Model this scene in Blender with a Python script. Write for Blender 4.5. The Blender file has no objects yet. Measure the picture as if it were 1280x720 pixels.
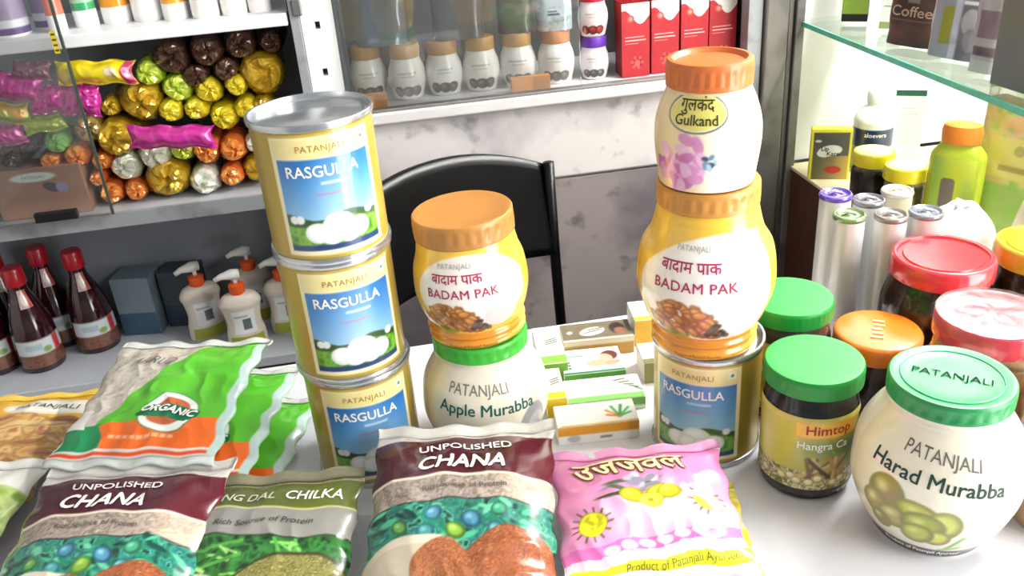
import bpy, bmesh, math, random
import numpy as np
from mathutils import Vector, Matrix, Euler

random.seed(7)
SC = bpy.context.scene
COL = SC.collection
PI = math.pi

# ------------------------------------------------------------------ camera
def make_camera():
    p, a, t = 0.4755, 0.0801, 0.1315          # pitch down, roll, heading to the right (radians)
    F = Vector((math.sin(t) * math.cos(p), math.cos(t) * math.cos(p), -math.sin(p)))
    R0 = F.cross(Vector((0, 0, 1))).normalized()
    U0 = R0.cross(F)
    R = R0 * math.cos(a) - U0 * math.sin(a)
    U = R0 * math.sin(a) + U0 * math.cos(a)
    cd = bpy.data.cameras.new('camera')
    cd.sensor_width = 36.0
    cd.lens = 1121.4 * 36.0 / 1280.0
    cd.clip_start = 0.02
    ob = bpy.data.objects.new('camera', cd)
    m = Matrix(((R.x, U.x, -F.x, 0), (R.y, U.y, -F.y, 0), (R.z, U.z, -F.z, 1.301), (0, 0, 0, 1)))
    ob.matrix_world = m
    COL.objects.link(ob)
    SC.camera = ob
make_camera()

# ------------------------------------------------------------------ world and light
W = bpy.data.worlds.new('sky')
SC.world = W
W.use_nodes = True
bg = W.node_tree.nodes['Background']
bg.inputs[0].default_value = (0.86, 0.93, 1.0, 1)
bg.inputs[1].default_value = 0.30

def area(name, loc, target, sx, sy, power, col=(1, 1, 1)):
    ld = bpy.data.lights.new(name, 'AREA')
    ld.shape = 'RECTANGLE'
    ld.size, ld.size_y = sx, sy
    ld.energy = power
    ld.color = col
    ob = bpy.data.objects.new(name, ld)
    ob.location = loc
    ob.rotation_euler = (Vector(target) - Vector(loc)).to_track_quat('-Z', 'Y').to_euler()
    COL.objects.link(ob)
    return ob
# daylight that comes in through the open corner of the shop, front right of the counter
area('daylight_shop_opening', (1.65, -0.50, 1.22), (0.10, 0.85, 1.0), 1.1, 2.2, 88, (1.0, 0.985, 0.96))

VS = SC.view_settings
VS.view_transform = 'Standard'
VS.look = 'None'
VS.exposure = 0.06
VS.gamma = 1.0
VS.use_curve_mapping = False

# ------------------------------------------------------------------ colour and materials
def s2l(c):
    return tuple(x / 12.92 if x <= 0.04045 else ((x + 0.055) / 1.055) ** 2.4 for x in c)
def hx(h):
    h = h.lstrip('#')
    return tuple(int(h[i:i + 2], 16) / 255.0 for i in (0, 2, 4))
def L(h):
    return s2l(hx(h)) + (1.0,)

MATS = {}
def base_mat(name):
    m = bpy.data.materials.new(name)
    m.use_nodes = True
    nt = m.node_tree
    return m, nt, nt.nodes['Principled BSDF']
def noise_node(nt, scale, detail=3.0, obj=True):
    tc = nt.nodes.new('ShaderNodeTexCoord')
    n = nt.nodes.new('ShaderNodeTexNoise')
    n.inputs['Scale'].default_value = scale
    n.inputs['Detail'].default_value = detail
    nt.links.new(tc.outputs['Object'], n.inputs['Vector'])
    return n
def mix_rgb(nt, fac, a, b, mode='MIX'):
    mx = nt.nodes.new('ShaderNodeMix')
    mx.data_type = 'RGBA'
    mx.blend_type = mode
    for sock, v in ((mx.inputs[0], fac), (mx.inputs[6], a), (mx.inputs[7], b)):
        if isinstance(v, bpy.types.NodeSocket):
            nt.links.new(v, sock)
        else:
            sock.default_value = v
    return mx.outputs[2]
def add_bump(nt, bs, height, strength, dist=0.002):
    b = nt.nodes.new('ShaderNodeBump')
    b.inputs['Strength'].default_value = strength
    b.inputs['Distance'].default_value = dist
    nt.links.new(height, b.inputs['Height'])
    nt.links.new(b.outputs[0], bs.inputs['Normal'])

def mat(col, rough=0.5, metal=0.0, var=0.10, scale=30, bump=0.0, coat=0.0, sss=0.0, spec=0.5):
    key = (col, rough, metal, var, scale, bump, coat, sss, spec)
    if key in MATS:
        return MATS[key]
    m, nt, bs = base_mat('plain_' + col.strip('#'))
    c = L(col)
    n = noise_node(nt, scale)
    dark = tuple(x * (1 - var) for x in c[:3]) + (1,)
    lite = tuple(min(1, x * (1 + var)) for x in c[:3]) + (1,)
    nt.links.new(mix_rgb(nt, n.outputs['Fac'], dark, lite), bs.inputs['Base Color'])
    bs.inputs['Roughness'].default_value = rough
    bs.inputs['Metallic'].default_value = metal
    bs.inputs['Coat Weight'].default_value = coat
    bs.inputs['Coat Roughness'].default_value = 0.12
    bs.inputs['Specular IOR Level'].default_value = spec
    if sss:
        bs.inputs['Subsurface Weight'].default_value = sss
        bs.inputs['Subsurface Radius'].default_value = (0.01, 0.008, 0.005)
        bs.inputs['Subsurface Scale'].default_value = 0.5
    if bump:
        add_bump(nt, bs, n.outputs['Fac'], bump)
    MATS[key] = m
    return m

def print_mat(rough=0.35, coat=0.0, metal=0.0, bump=0.0, scale=60):
    """printed film or paper: colour of the print is stored on the mesh"""
    key = ('print', rough, coat, metal, bump, scale)
    if key in MATS:
        return MATS[key]
    m, nt, bs = base_mat('print')
    at = nt.nodes.new('ShaderNodeAttribute')
    at.attribute_name = 'Col'
    n = noise_node(nt, scale)
    g = nt.nodes.new('ShaderNodeMapRange')
    g.inputs[3].default_value = 0.93
    g.inputs[4].default_value = 1.05
    nt.links.new(n.outputs['Fac'], g.inputs[0])
    nt.links.new(mix_rgb(nt, 1.0, at.outputs['Color'], g.outputs[0], 'MULTIPLY'), bs.inputs['Base Color'])
    bs.inputs['Roughness'].default_value = rough
    bs.inputs['Coat Weight'].default_value = coat
    bs.inputs['Coat Roughness'].default_value = 0.1
    bs.inputs['Metallic'].default_value = metal
    if bump:
        add_bump(nt, bs, n.outputs['Fac'], bump)
    MATS[key] = m
    return m

def pane_mat(name, tint, refl=0.5, rough=0.02, dust=0.0):
    if name in MATS:
        return MATS[name]
    m = bpy.data.materials.new(name)
    m.use_nodes = True
    nt = m.node_tree
    nt.nodes.clear()
    out = nt.nodes.new('ShaderNodeOutputMaterial')
    tr = nt.nodes.new('ShaderNodeBsdfTransparent')
    tr.inputs[0].default_value = tint
    gl = nt.nodes.new('ShaderNodeBsdfGlossy')
    gl.inputs['Roughness'].default_value = rough
    fr = nt.nodes.new('ShaderNodeFresnel')
    fr.inputs[0].default_value = 1.5
    ml = nt.nodes.new('ShaderNodeMath')
    ml.operation = 'MULTIPLY_ADD'
    ml.inputs[1].default_value = refl
    ml.inputs[2].default_value = 0.02
    nt.links.new(fr.outputs[0], ml.inputs[0])
    mx = nt.nodes.new('ShaderNodeMixShader')
    nt.links.new(ml.outputs[0], mx.inputs[0])
    nt.links.new(tr.outputs[0], mx.inputs[1])
    nt.links.new(gl.outputs[0], mx.inputs[2])
    last = mx.outputs[0]
    if dust:
        df = nt.nodes.new('ShaderNodeBsdfDiffuse')
        df.inputs[0].default_value = (0.75, 0.78, 0.8, 1)
        tc = nt.nodes.new('ShaderNodeTexCoord')
        n = nt.nodes.new('ShaderNodeTexNoise')
        n.inputs['Scale'].default_value = 9
        nt.links.new(tc.outputs['Object'], n.inputs['Vector'])
        k = nt.nodes.new('ShaderNodeMath')
        k.operation = 'MULTIPLY'
        k.inputs[1].default_value = dust * 2
        nt.links.new(n.outputs['Fac'], k.inputs[0])
        m2 = nt.nodes.new('ShaderNodeMixShader')
        nt.links.new(k.outputs[0], m2.inputs[0])
        nt.links.new(last, m2.inputs[1])
        nt.links.new(df.outputs[0], m2.inputs[2])
        last = m2.outputs[0]
    nt.links.new(last, out.inputs[0])
    MATS[name] = m
    return m

# ------------------------------------------------------------------ mesh helpers
def mk(name, V, Fc, m, parent=None, smooth=True, col=None, kind=None, label=None):
    me = bpy.data.meshes.new(name)
    me.from_pydata([tuple(v) for v in V], [], Fc)
    me.materials.append(m)
    if smooth:
        me.polygons.foreach_set('use_smooth', [True] * len(me.polygons))
    if col is not None:
        ca = me.color_attributes.new('Col', 'FLOAT_COLOR', 'POINT')
        ca.data.foreach_set('color', np.asarray(col, dtype=np.float32).ravel())
    ob = bpy.data.objects.new(name, me)
    COL.objects.link(ob)
    if parent is not None:
        ob.parent = parent
    if kind:
        ob['kind'] = kind
    if label:
        ob['label'] = label
    return ob

def thing(name, label, cat, loc=(0, 0, 0), rot=(0, 0, 0), group=None):
    o = bpy.data.objects.new(name, None)
    o.empty_display_size = 0.02
    COL.objects.link(o)
    o.location = loc
    o.rotation_euler = rot
    o['label'] = label
    o['category'] = cat
    if group:
        o['group'] = group
    return o

def copy_tree(o, parent=None):
    c = o.copy()
    COL.objects.link(c)
    c.parent = parent
    for ch in list(o.children):
        copy_tree(ch, c)
    return c

def box_geo(x0, x1, y0, y1, z0, z1, bev=0.0):
    if bev <= 0:
        V = [(x, y, z) for z in (z0, z1) for y in (y0, y1) for x in (x0, x1)]
        Fc = [(0, 2, 3, 1), (4, 5, 7, 6), (0, 1, 5, 4), (2, 6, 7, 3), (0, 4, 6, 2), (1, 3, 7, 5)]
        return V, Fc
    bm = bmesh.new()
    bmesh.ops.create_cube(bm, size=1.0)
    for v in bm.verts:
        v.co = Vector(((x0 + x1) / 2 + v.co.x * (x1 - x0), (y0 + y1) / 2 + v.co.y * (y1 - y0), (z0 + z1) / 2 + v.co.z * (z1 - z0)))
    bmesh.ops.bevel(bm, geom=list(bm.edges), offset=bev, segments=2, affect='EDGES', profile=0.5)
    bm.verts.index_update()
    V = [tuple(v.co) for v in bm.verts]
    Fc = [tuple(v.index for v in f.verts) for f in bm.faces]
    bm.free()
    return V, Fc

def box(name, x0, x1, y0, y1, z0, z1, m, parent=None, bev=0.0, kind=None, label=None):
    V, Fc = box_geo(x0, x1, y0, y1, z0, z1, bev)
    return mk(name, V, Fc, m, parent, smooth=False, kind=kind, label=label)

def lathe_geo(prof, seg=64, rib=None, cap0=True, cap1=True, sx=1.0, sy=1.0):
    """prof: list of (r, z[, ribbed]) from bottom to top"""
    V, Fc = [], []
    n = len(prof)
    for pt in prof:
        r, z = pt[0], pt[1]
        rb = pt[2] if len(pt) > 2 else 0.0
        for k in range(seg):
            a = 2 * PI * k / seg
            rr = r - (rb if (k // 2) % 2 else 0.0)
            V.append((rr * math.cos(a) * sx, rr * math.sin(a) * sy, z))
    for i in range(n - 1):
        for k in range(seg):
            k2 = (k + 1) % seg
            Fc.append((i * seg + k, i * seg + k2, (i + 1) * seg + k2, (i + 1) * seg + k))
    if cap0:
        Fc.append(tuple(range(seg - 1, -1, -1)))
    if cap1:
        Fc.append(tuple((n - 1) * seg + k for k in range(seg)))
    return V, Fc

def lathe(name, prof, m, parent=None, seg=64, smooth=True, **kw):
    V, Fc = lathe_geo(prof, seg, **kw)
    ob = mk(name, V, Fc, m, parent, smooth)
    if smooth:
        sharp(ob)
    return ob

def sharp(ob, ang=40):
    me = ob.data
    try:
        me.set_sharp_from_angle(angle=math.radians(ang))
    except Exception:
        pass

def shift(V, d):
    return [(v[0] + d[0], v[1] + d[1], v[2] + d[2]) for v in V]

def tube_geo(pts, r, seg=10):
    pts = [Vector(p) for p in pts]
    rs = r if isinstance(r, (list, tuple)) else [r] * len(pts)
    V, Fc = [], []
    up = Vector((0, 0, 1))
    prev = None
    for i, p in enumerate(pts):
        d = (pts[min(i + 1, len(pts) - 1)] - pts[max(i - 1, 0)]).normalized()
        if prev is None:
            u = d.cross(up)
            if u.length < 1e-3:
                u = d.cross(Vector((1, 0, 0)))
            u.normalize()
        else:
            u = (prev - d * prev.dot(d)).normalized()
        prev = u
        w = d.cross(u)
        for k in range(seg):
            a = 2 * PI * k / seg
            V.append(tuple(p + (u * math.cos(a) + w * math.sin(a)) * rs[i]))
    for i in range(len(pts) - 1):
        for k in range(seg):
            k2 = (k + 1) % seg
            Fc.append((i * seg + k, i * seg + k2, (i + 1) * seg + k2, (i + 1) * seg + k))
    Fc.append(tuple(range(seg - 1, -1, -1)))
    Fc.append(tuple((len(pts) - 1) * seg + k for k in range(seg)))
    return V, Fc

# ------------------------------------------------------------------ surfaces that print is wrapped on
class Rev:
    """surface of revolution; u = arc length from the front (-Y), v = height"""
    def __init__(self, prof, rref=None, sx=1.0, sy=1.0):
        self.z = np.array([p[1] for p in prof], float)
        self.r = np.array([p[0] for p in prof], float)
        self.rref = rref or float(self.r.max())
        self.sx, self.sy = sx, sy
    def __call__(self, U, V, off=0.0):
        U, V = np.asarray(U, float), np.asarray(V, float)
        r = np.interp(V, self.z, self.r) + off
        a = -PI / 2 + U / self.rref
        return np.stack([r * np.cos(a) * self.sx, r * np.sin(a) * self.sy, V], -1)

class Flat:
    def __init__(self, o, eu, ev, n):
        self.o, self.eu, self.ev, self.n = (np.array(k, float) for k in (o, eu, ev, n))
    def __call__(self, U, V, off=0.0):
        U, V = np.asarray(U, float), np.asarray(V, float)
        return self.o + U[..., None] * self.eu + V[..., None] * self.ev + off * self.n

def vnoise(x, y, seed=0):
    x, y = np.asarray(x, float), np.asarray(y, float)
    xi, yi = np.floor(x).astype(np.int64), np.floor(y).astype(np.int64)
    xf, yf = x - xi, y - yi
    def h(i, j):
        k = (i * 374761393 + j * 668265263 + seed * 1274126177) & 0x7fffffff
        k = ((k ^ (k >> 13)) * 1274126177) & 0x7fffffff
        return ((k ^ (k >> 16)) & 0xffff) / 65535.0
    sx, sy = xf * xf * (3 - 2 * xf), yf * yf * (3 - 2 * yf)
    a, b, c, d = h(xi, yi), h(xi + 1, yi), h(xi, yi + 1), h(xi + 1, yi + 1)
    return (a * (1 - sx) + b * sx) * (1 - sy) + (c * (1 - sx) + d * sx) * sy

class Bag:
    """filled pillow packet lying on its back; u across, v along, the print on top"""
    def __init__(self, w, l, t, seed=0, seal=0.012, wr=1.0, pu=2.6, pinch=0.05):
        self.w, self.l, self.t, self.seed, self.seal, self.wr, self.pu, self.pinch = w, l, t, seed, seal, wr, pu, pinch
    def env(self, U, V):
        a = np.clip(1 - np.abs(2 * U / self.w) ** self.pu, 0, 1) ** 0.60
        b = np.clip(1 - np.abs(V / (self.l / 2 - self.seal)) ** 2.6, 0, 1) ** 0.8
        return a * b
    def point(self, U, V, top=True):
        e = self.env(U, V)
        s = self.seed
        f = 1.0 / self.w
        big = vnoise(U * f * 4 + 9, V * f * 4, s) - 0.5
        fold = np.abs(vnoise(U * f * 9 + 3 * V * f, V * f * 7 - 2 * U * f, s + 3) - 0.5)
        near = np.clip(np.abs(V) / (self.l / 2), 0, 1) ** 3
        puck = np.sin(U * f * 38 + s + 4 * big) * near * (0.15 + e)
        side = np.clip(np.abs(2 * U / self.w), 0, 1) ** 3
        puck2 = np.sin(V * f * 30 + s * 2 + 4 * big) * side * (0.1 + e)
        wz = self.wr * (0.0035 * big * (0.3 + e) - 0.004 * fold * (0.25 + e) + 0.0012 * puck + 0.0010 * puck2)
        sg = np.where(np.abs(V) > self.l / 2 - self.seal, 1.0, 0.0)
        wz = wz + self.wr * sg * 0.0012 * np.sin(U * f * 24 + s)
        if top:
            z = 0.45 * self.t + 0.55 * self.t * e + wz
        else:
            z = 0.45 * self.t - 0.45 * self.t * e + np.minimum(wz, 0) * 0.2
        x = U * (1 - self.pinch * (1 - (V / (self.l / 2)) ** 2)) + 0.0015 * self.wr * np.sin(V * 160 + s)
        y = V * (1 - 0.4 * self.pinch * (1 - (2 * U / self.w) ** 2)) + 0.0012 * self.wr * np.sin(U * 130 + s)
        return np.stack([x, y, z], -1)
    def __call__(self, U, V, off=0.0):
        U, V = np.asarray(U, float), np.asarray(V, float)
        P = self.point(U, V)
        if off:
            d = 0.0015
            a = self.point(U + d, V) - self.point(U - d, V)
            b = self.point(U, V + d) - self.point(U, V - d)
            n = np.cross(a, b)
            n /= np.maximum(np.linalg.norm(n, axis=-1, keepdims=True), 1e-12)
            P = P + n * off
        return P

# ------------------------------------------------------------------ printed artwork (colour laid out on the packaging's own surface)
class Art:
    def __init__(self, w, h, nx, bgc, u0=None, v0=None):
        """w x h metres, centred on u=0; v runs from v0 upwards"""
        self.u0 = -w / 2 if u0 is None else u0
        self.v0 = -h / 2 if v0 is None else v0
        ny = max(4, int(nx * h / w))
        self.x = np.linspace(self.u0, self.u0 + w, nx)
        self.y = np.linspace(self.v0, self.v0 + h, ny)
        self.X, self.Y = np.meshgrid(self.x, self.y)
        self.c = np.empty(self.X.shape + (3,))
        self.c[:] = hx(bgc)
        self.px = w / nx
    def put(self, mask, col, op=1.0):
        k = (np.clip(mask, 0, 1) * op)[..., None]
        self.c = self.c * (1 - k) + np.array(hx(col) if isinstance(col, str) else col) * k
    def sm(self, d):
        return np.clip(0.5 - d / (1.2 * self.px), 0, 1)
    def ell(self, cx, cy, rx, ry, col, rot=0.0, op=1.0, soft=0.0):
        c, s = math.cos(rot), math.sin(rot)
        x, y = self.X - cx, self.Y - cy
        a, b = (x * c + y * s) / rx, (-x * s + y * c) / ry
        d = (np.hypot(a, b) - 1) * min(rx, ry)
        m = self.sm(d) if not soft else np.clip(-d / soft, 0, 1)
        self.put(m, col, op)
        return m
    def ball(self, cx, cy, rx, ry, col, lite, dark, rot=0.0):
        self.ell(cx, cy, rx, ry, dark, rot)
        self.ell(cx - rx * .06, cy + ry * .08, rx * .9, ry * .9, col, rot, soft=min(rx, ry) * .35)
        self.ell(cx - rx * .25, cy + ry * .3, rx * .5, ry * .45, lite, rot, op=.8, soft=min(rx, ry) * .4)
    def box(self, x0, y0, x1, y1, col, op=1.0):
        d = np.maximum(np.maximum(x0 - self.X, self.X - x1), np.maximum(y0 - self.Y, self.Y - y1))
        self.put(self.sm(d), col, op)
    def below(self, fy, col, op=1.0):
        self.put(self.sm(self.Y - fy), col, op)
    def poly(self, pts, col, op=1.0):
        X, Y = self.X, self.Y
        ins = np.zeros(X.shape, bool)
        n = len(pts)
        for i in range(n):
            (x0, y0), (x1, y1) = pts[i], pts[(i + 1) % n]
            if y0 == y1:
                continue
            c = ((y0 > Y) != (y1 > Y)) & (X < (x1 - x0) * (Y - y0) / (y1 - y0) + x0)
            ins ^= c
        self.put(ins.astype(float), col, op)
        return ins
    def line(self, p0, p1, wd, col, op=1.0):
        a, b = np.array(p0), np.array(p1)
        d = b - a
        t = np.clip(((self.X - a[0]) * d[0] + (self.Y - a[1]) * d[1]) / (d @ d), 0, 1)
        self.put(self.sm(np.hypot(self.X - a[0] - t * d[0], self.Y - a[1] - t * d[1]) - wd / 2), col, op)
    def speck(self, mask, cols, size, seed=0, op=1.0):
        n = vnoise(self.X / size, self.Y / size, seed)
        n2 = vnoise(self.X / size * 2.3 + 7, self.Y / size * 2.3, seed + 5)
        n = np.clip((n * .65 + n2 * .35 - .2) / .6, 0, .999)
        cc = np.array([hx(c) for c in cols])
        f = n * (len(cols) - 1)
        i = np.floor(f).astype(int)
        k = (f - i)[..., None]
        rgb = cc[i] * (1 - k) + cc[np.minimum(i + 1, len(cols) - 1)] * k
        m = (np.clip(mask, 0, 1) * op)[..., None]
        self.c = self.c * (1 - m) + rgb * m
    def mell(self, cx, cy, rx, ry, rot=0.0):
        c, s = math.cos(rot), math.sin(rot)
        x, y = self.X - cx, self.Y - cy
        return self.sm((np.hypot((x * c + y * s) / rx, (-x * s + y * c) / ry) - 1) * min(rx, ry))
    def mbox(self, x0, y0, x1, y1):
        return self.sm(np.maximum(np.maximum(x0 - self.X, self.X - x1), np.maximum(y0 - self.Y, self.Y - y1)))
    def rgba(self):
        c = np.clip(self.c, 0, 1)
        lin = np.where(c <= 0.04045, c / 12.92, ((c + 0.055) / 1.055) ** 2.4)
        return np.concatenate([lin, np.ones(lin.shape[:2] + (1,))], -1).reshape(-1, 4)

def grid_faces(nx, ny, flip=False, base=0):
    i = (np.arange(ny - 1)[:, None] * nx + np.arange(nx - 1)[None, :]).ravel() + base
    q = np.stack([i, i + 1, i + nx + 1, i + nx], -1)
    if flip:
        q = q[:, ::-1]
    return [tuple(k) for k in q.tolist()]

def label_patch(name, parent, surf, art, m, off=0.0003, label=None):
    P = surf(art.X, art.Y, off).reshape(-1, 3)
    return mk(name, P.tolist(), grid_faces(len(art.x), len(art.y)), m, parent, True, art.rgba(), label=label)

# ------------------------------------------------------------------ lettering
TXT = {}
def text_geo(s, size, bold=0.0, shear=0.0, space=1.0, cut=None):
    key = (s, bold, shear, space)
    if key not in TXT:
        cu = bpy.data.curves.new('txt', 'FONT')
        cu.body, cu.size, cu.align_x = s, 1.0, 'CENTER'
        cu.shear, cu.space_character = shear, space
        cu.resolution_u = 3
        ob = bpy.data.objects.new('txt', cu)
        me = bpy.data.meshes.new_from_object(ob)
        bm = bmesh.new()
        bm.from_mesh(me)
        bmesh.ops.triangulate(bm, faces=list(bm.faces))
        for _ in range(3):
            long = [e for e in bm.edges if e.calc_length() > 0.28]
            if not long:
                break
            bmesh.ops.subdivide_edges(bm, edges=long, cuts=1)
            bmesh.ops.triangulate(bm, faces=[f for f in bm.faces if len(f.verts) > 3])
        bm.verts.index_update()
        V = np.array([v.co[:2] for v in bm.verts])
        Fc = [tuple(v.index for v in f.verts) for f in bm.faces]
        bm.free()
        bpy.data.meshes.remove(me)
        bpy.data.objects.remove(ob)
        bpy.data.curves.remove(cu)
        if bold:
            n = len(V)
            ds = [(0, 0), (bold, 0), (-bold, 0), (0, bold), (0, -bold)]
            Fc = [tuple(i + k * n for i in f) for k in range(5) for f in Fc]
            V = np.concatenate([V + np.array(d) for d in ds])
        TXT[key] = (V, Fc)
    V, Fc = TXT[key]
    return V * size, Fc

def put_text(parent, surf, s, u, v, size, m, off=0.0006, rot=0.0, bend=0.0, width=None, **kw):
    V, Fc = text_geo(s, size, **kw)
    V = V.copy()
    if width:
        V[:, 0] *= width / max(1e-9, np.ptp(V[:, 0]))
    if bend:
        V[:, 1] += bend * V[:, 0] ** 2
    c, sn = math.cos(rot), math.sin(rot)
    U = u + V[:, 0] * c - V[:, 1] * sn
    T = v + V[:, 0] * sn + V[:, 1] * c
    P = surf(U, T, off)
    return mk('lettering', P.tolist(), Fc, m, parent, False)

WHITE_INK = mat('#f4f2ee', 0.5, var=0.02)
BLACK_INK = mat('#17161a', 0.5, var=0.02)
DKGREEN_INK = mat('#123c34', 0.5, var=0.02)
MAROON_INK = mat('#b02a58', 0.5, var=0.02)
def face_cam(x, y, extra=0.0):
    return -math.atan2(x, y) + math.radians(extra)

# ================================================================== THE SETTING
def plaster_mat(c0='#9a969c', c1='#d6d0cf', c2='#7f8496'):
    m, nt, bs = base_mat('stained_plaster')
    n1 = noise_node(nt, 4.5, 8)
    n2 = noise_node(nt, 16, 6)
    r1 = nt.nodes.new('ShaderNodeValToRGB')
    r1.color_ramp.elements[0].position, r1.color_ramp.elements[0].color = 0.38, L(c0)
    r1.color_ramp.elements[1].position, r1.color_ramp.elements[1].color = 0.56, L(c1)
    nt.links.new(n1.outputs['Fac'], r1.inputs[0])
    r2 = nt.nodes.new('ShaderNodeValToRGB')
    r2.color_ramp.elements[0].position, r2.color_ramp.elements[0].color = 0.30, L(c2)
    r2.color_ramp.elements[1].position, r2.color_ramp.elements[1].color = 0.40, (1, 1, 1, 1)
    nt.links.new(n2.outputs['Fac'], r2.inputs[0])
    nt.links.new(mix_rgb(nt, 0.6, r1.outputs[0], r2.outputs[0], 'MULTIPLY'), bs.inputs['Base Color'])
    bs.inputs['Roughness'].default_value = 0.75
    add_bump(nt, bs, n2.outputs['Fac'], 0.25)
    return m
PLASTER = plaster_mat()
PLASTER_LOW = plaster_mat('#5c565c', '#8d8382', '#383c50')  # stained too, but its darker tone carries the shade behind the table
def metal_mat(name, col, rough=0.45):
    m, nt, bs = base_mat(name)
    n = noise_node(nt, 14, 6)
    r = nt.nodes.new('ShaderNodeValToRGB')
    c = L(col)
    r.color_ramp.elements[0].position, r.color_ramp.elements[0].color = 0.32, tuple(x * .55 for x in c[:3]) + (1,)
    r.color_ramp.elements[1].position, r.color_ramp.elements[1].color = 0.5, c
    nt.links.new(n.outputs['Fac'], r.inputs[0])
    nt.links.new(r.outputs[0], bs.inputs['Base Color'])
    bs.inputs['Roughness'].default_value = rough
    bs.inputs['Metallic'].default_value = 0.3
    return m
GREY_METAL = metal_mat('worn_grey_metal', '#76736f')
PALE_METAL = metal_mat('pale_grey_metal', '#9da1a6')
WHITE_PAINT = mat('#e9e9ea', 0.45, var=0.05)
SHELF_WHITE = mat('#e6e8ec', 0.4, var=0.06, scale=12)
SHELF_GREY = mat('#b4b9c2', 0.45, var=0.1, scale=12)
BACK_DARK = mat('#2b2a2c', 0.6, var=0.15)
BACK_GREY = mat('#8e949c', 0.6, var=0.12, scale=8)

def struct(o):
    o['kind'] = 'structure'
    return o
struct(box('floor', -1.7, 2.6, -2.0, 1.8, -0.05, 0.0, mat('#77706a', 0.6, var=0.2, scale=6)))
struct(box('ceiling', -1.7, 1.35, -1.2, 1.8, 2.6, 2.65, mat('#dcdad4', 0.8, var=0.05)))
struct(box('wall_back', -1.7, 1.35, 1.76, 1.8, 0.0, 2.6, mat('#c9c5bf', 0.8, var=0.08, scale=5)))
struct(box('wall_left', -1.7, -1.65, -1.2, 1.76, 0.0, 2.6, mat('#c9c5bf', 0.8, var=0.08, scale=5)))
struct(box('wall_right', 1.25, 1.3, 0.35, 1.76, 0.0, 2.6, mat('#e4e2de', 0.8, var=0.05)))

# low plastered wall under the middle cabinet: two courses with a joint between them
wc = struct(box('wall_center', -0.05, 0.66, 1.512, 1.74, 0.0, 0.868, PLASTER))
box('plaster_panel', -0.05, 0.66, 1.500, 1.512, 0.731, 0.868, PLASTER, wc, 0.003)
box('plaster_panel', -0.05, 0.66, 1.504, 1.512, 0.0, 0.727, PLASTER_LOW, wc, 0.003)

# ------------------------------------------------------------------ left shelving
ls = thing('shelving_unit', 'grey and white metal shelving holding wrapped snack rolls and bottles', 'shelf', (-0.68, 1.62, 0))
def lsbox(n, x0, x1, y0, y1, z0, z1, m, bev=0.0, label=None):
    return box(n, x0 + .68, x1 + .68, y0 - 1.62, y1 - 1.62, z0, z1, m, ls, bev, label=label)
lsbox('back_panel', -1.25, -0.12, 1.735, 1.745, 0.05, 1.9, BACK_GREY)
lsbox('shelf_board', -1.25, -0.125, 1.5, 1.735, 1.043, 1.063, SHELF_WHITE, 0.002)
lsbox('shelf_board', -1.25, -0.125, 1.5, 1.735, 0.748, 0.768, SHELF_GREY, 0.002)
lsbox('shelf_lip', -1.25, -0.125, 1.494, 1.5, 0.744, 0.771, PALE_METAL, 0.001)
lsbox('shelf_board', -1.25, -0.06, 1.5, 1.735, 0.43, 0.45, SHELF_GREY, 0.002)
lsbox('plinth', -1.25, -0.06, 1.51, 1.735, 0.0, 0.43, mat('#26262a', 0.6))
lsbox('side_panel', -0.125, -0.119, 1.53, 1.735, 0.45, 1.9, BACK_DARK)
lsbox('side_panel', -1.256, -1.25, 1.5, 1.735, 0.0, 1.9, PALE_METAL)
lsbox('corner_strip', -0.121, -0.106, 1.497, 1.52, 0.45, 1.9, PALE_METAL, 0.001)
# white slotted upright between the two cabinets
up = thing('slotted_upright', 'white slotted metal upright between the snack shelves and the glass cabinet', 'upright', (-0.08, 1.5, 0.45))
slot_z = [0.07 + 0.075 * i for i in range(18)]
V, Fc = [], []
def addg(g):
    b = len(V)
    V.extend(g[0])
    Fc.extend(tuple(i + b for i in f) for f in g[1])
zc = 0.0
addg(box_geo(-0.025, -0.004, 0, 0.02, 0, 1.45))
addg(box_geo(0.004, 0.027, 0, 0.02, 0, 1.45))
for z in slot_z + [1.45]:
    addg(box_geo(-0.004, 0.004, 0, 0.02, zc, z - (0.012 if z < 1.45 else 0)))
    zc = z
mk('rail', V, Fc, WHITE_PAINT, up, False)
box('slot_backing', -0.024, 0.026, 0.021, 0.024, 0, 1.45, mat('#4a4744', 0.6), up)
b_ = box('shelf_clip', -0.034, -0.02, -0.008, 0.004, 0.607, 0.633, mat('#7d7c7c', 0.35, 0.6), up, 0.002)

# ------------------------------------------------------------------ middle glass cabinet
mc = thing('glass_cabinet', 'grey framed glass cabinet with jars and red cartons on a ledge', 'cabinet', (0.3, 1.62, 0.868))
def mcbox(n, x0, x1, y0, y1, z0, z1, m, bev=0.0, label=None):
    return box(n, x0 - .3, x1 - .3, y0 - 1.62, y1 - 1.62, z0 - .868, z1 - .868, m, mc, bev, label=label)
mcbox('ledge', -0.052, 0.655, 1.485, 1.735, 0.869, 0.889, mat('#d3d0d0', 0.5, var=0.1, scale=20), 0.003)
mcbox('glass_track', -0.052, 0.64, 1.488, 1.506, 0.8892, 0.894, mat('#8a8886', 0.4, 0.4), 0.001)
mcbox('back_panel', -0.052, 0.655, 1.735, 1.745, 0.889, 1.9, BACK_DARK)
mcbox('side_panel', -0.052, -0.046, 1.5, 1.735, 0.889, 1.9, mat('#6d7176', 0.5))
mcbox('side_panel', 0.650, 0.656, 1.53, 1.735, 0.889, 1.9, BACK_DARK)
gp = mcbox('glass_pane', -0.044, 0.345, 1.490, 1.494, 0.894, 1.85, pane_mat('cabinet_glass', (0.97, 0.985, 0.98, 1), 0.8, 0.03, 0.04))
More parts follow.
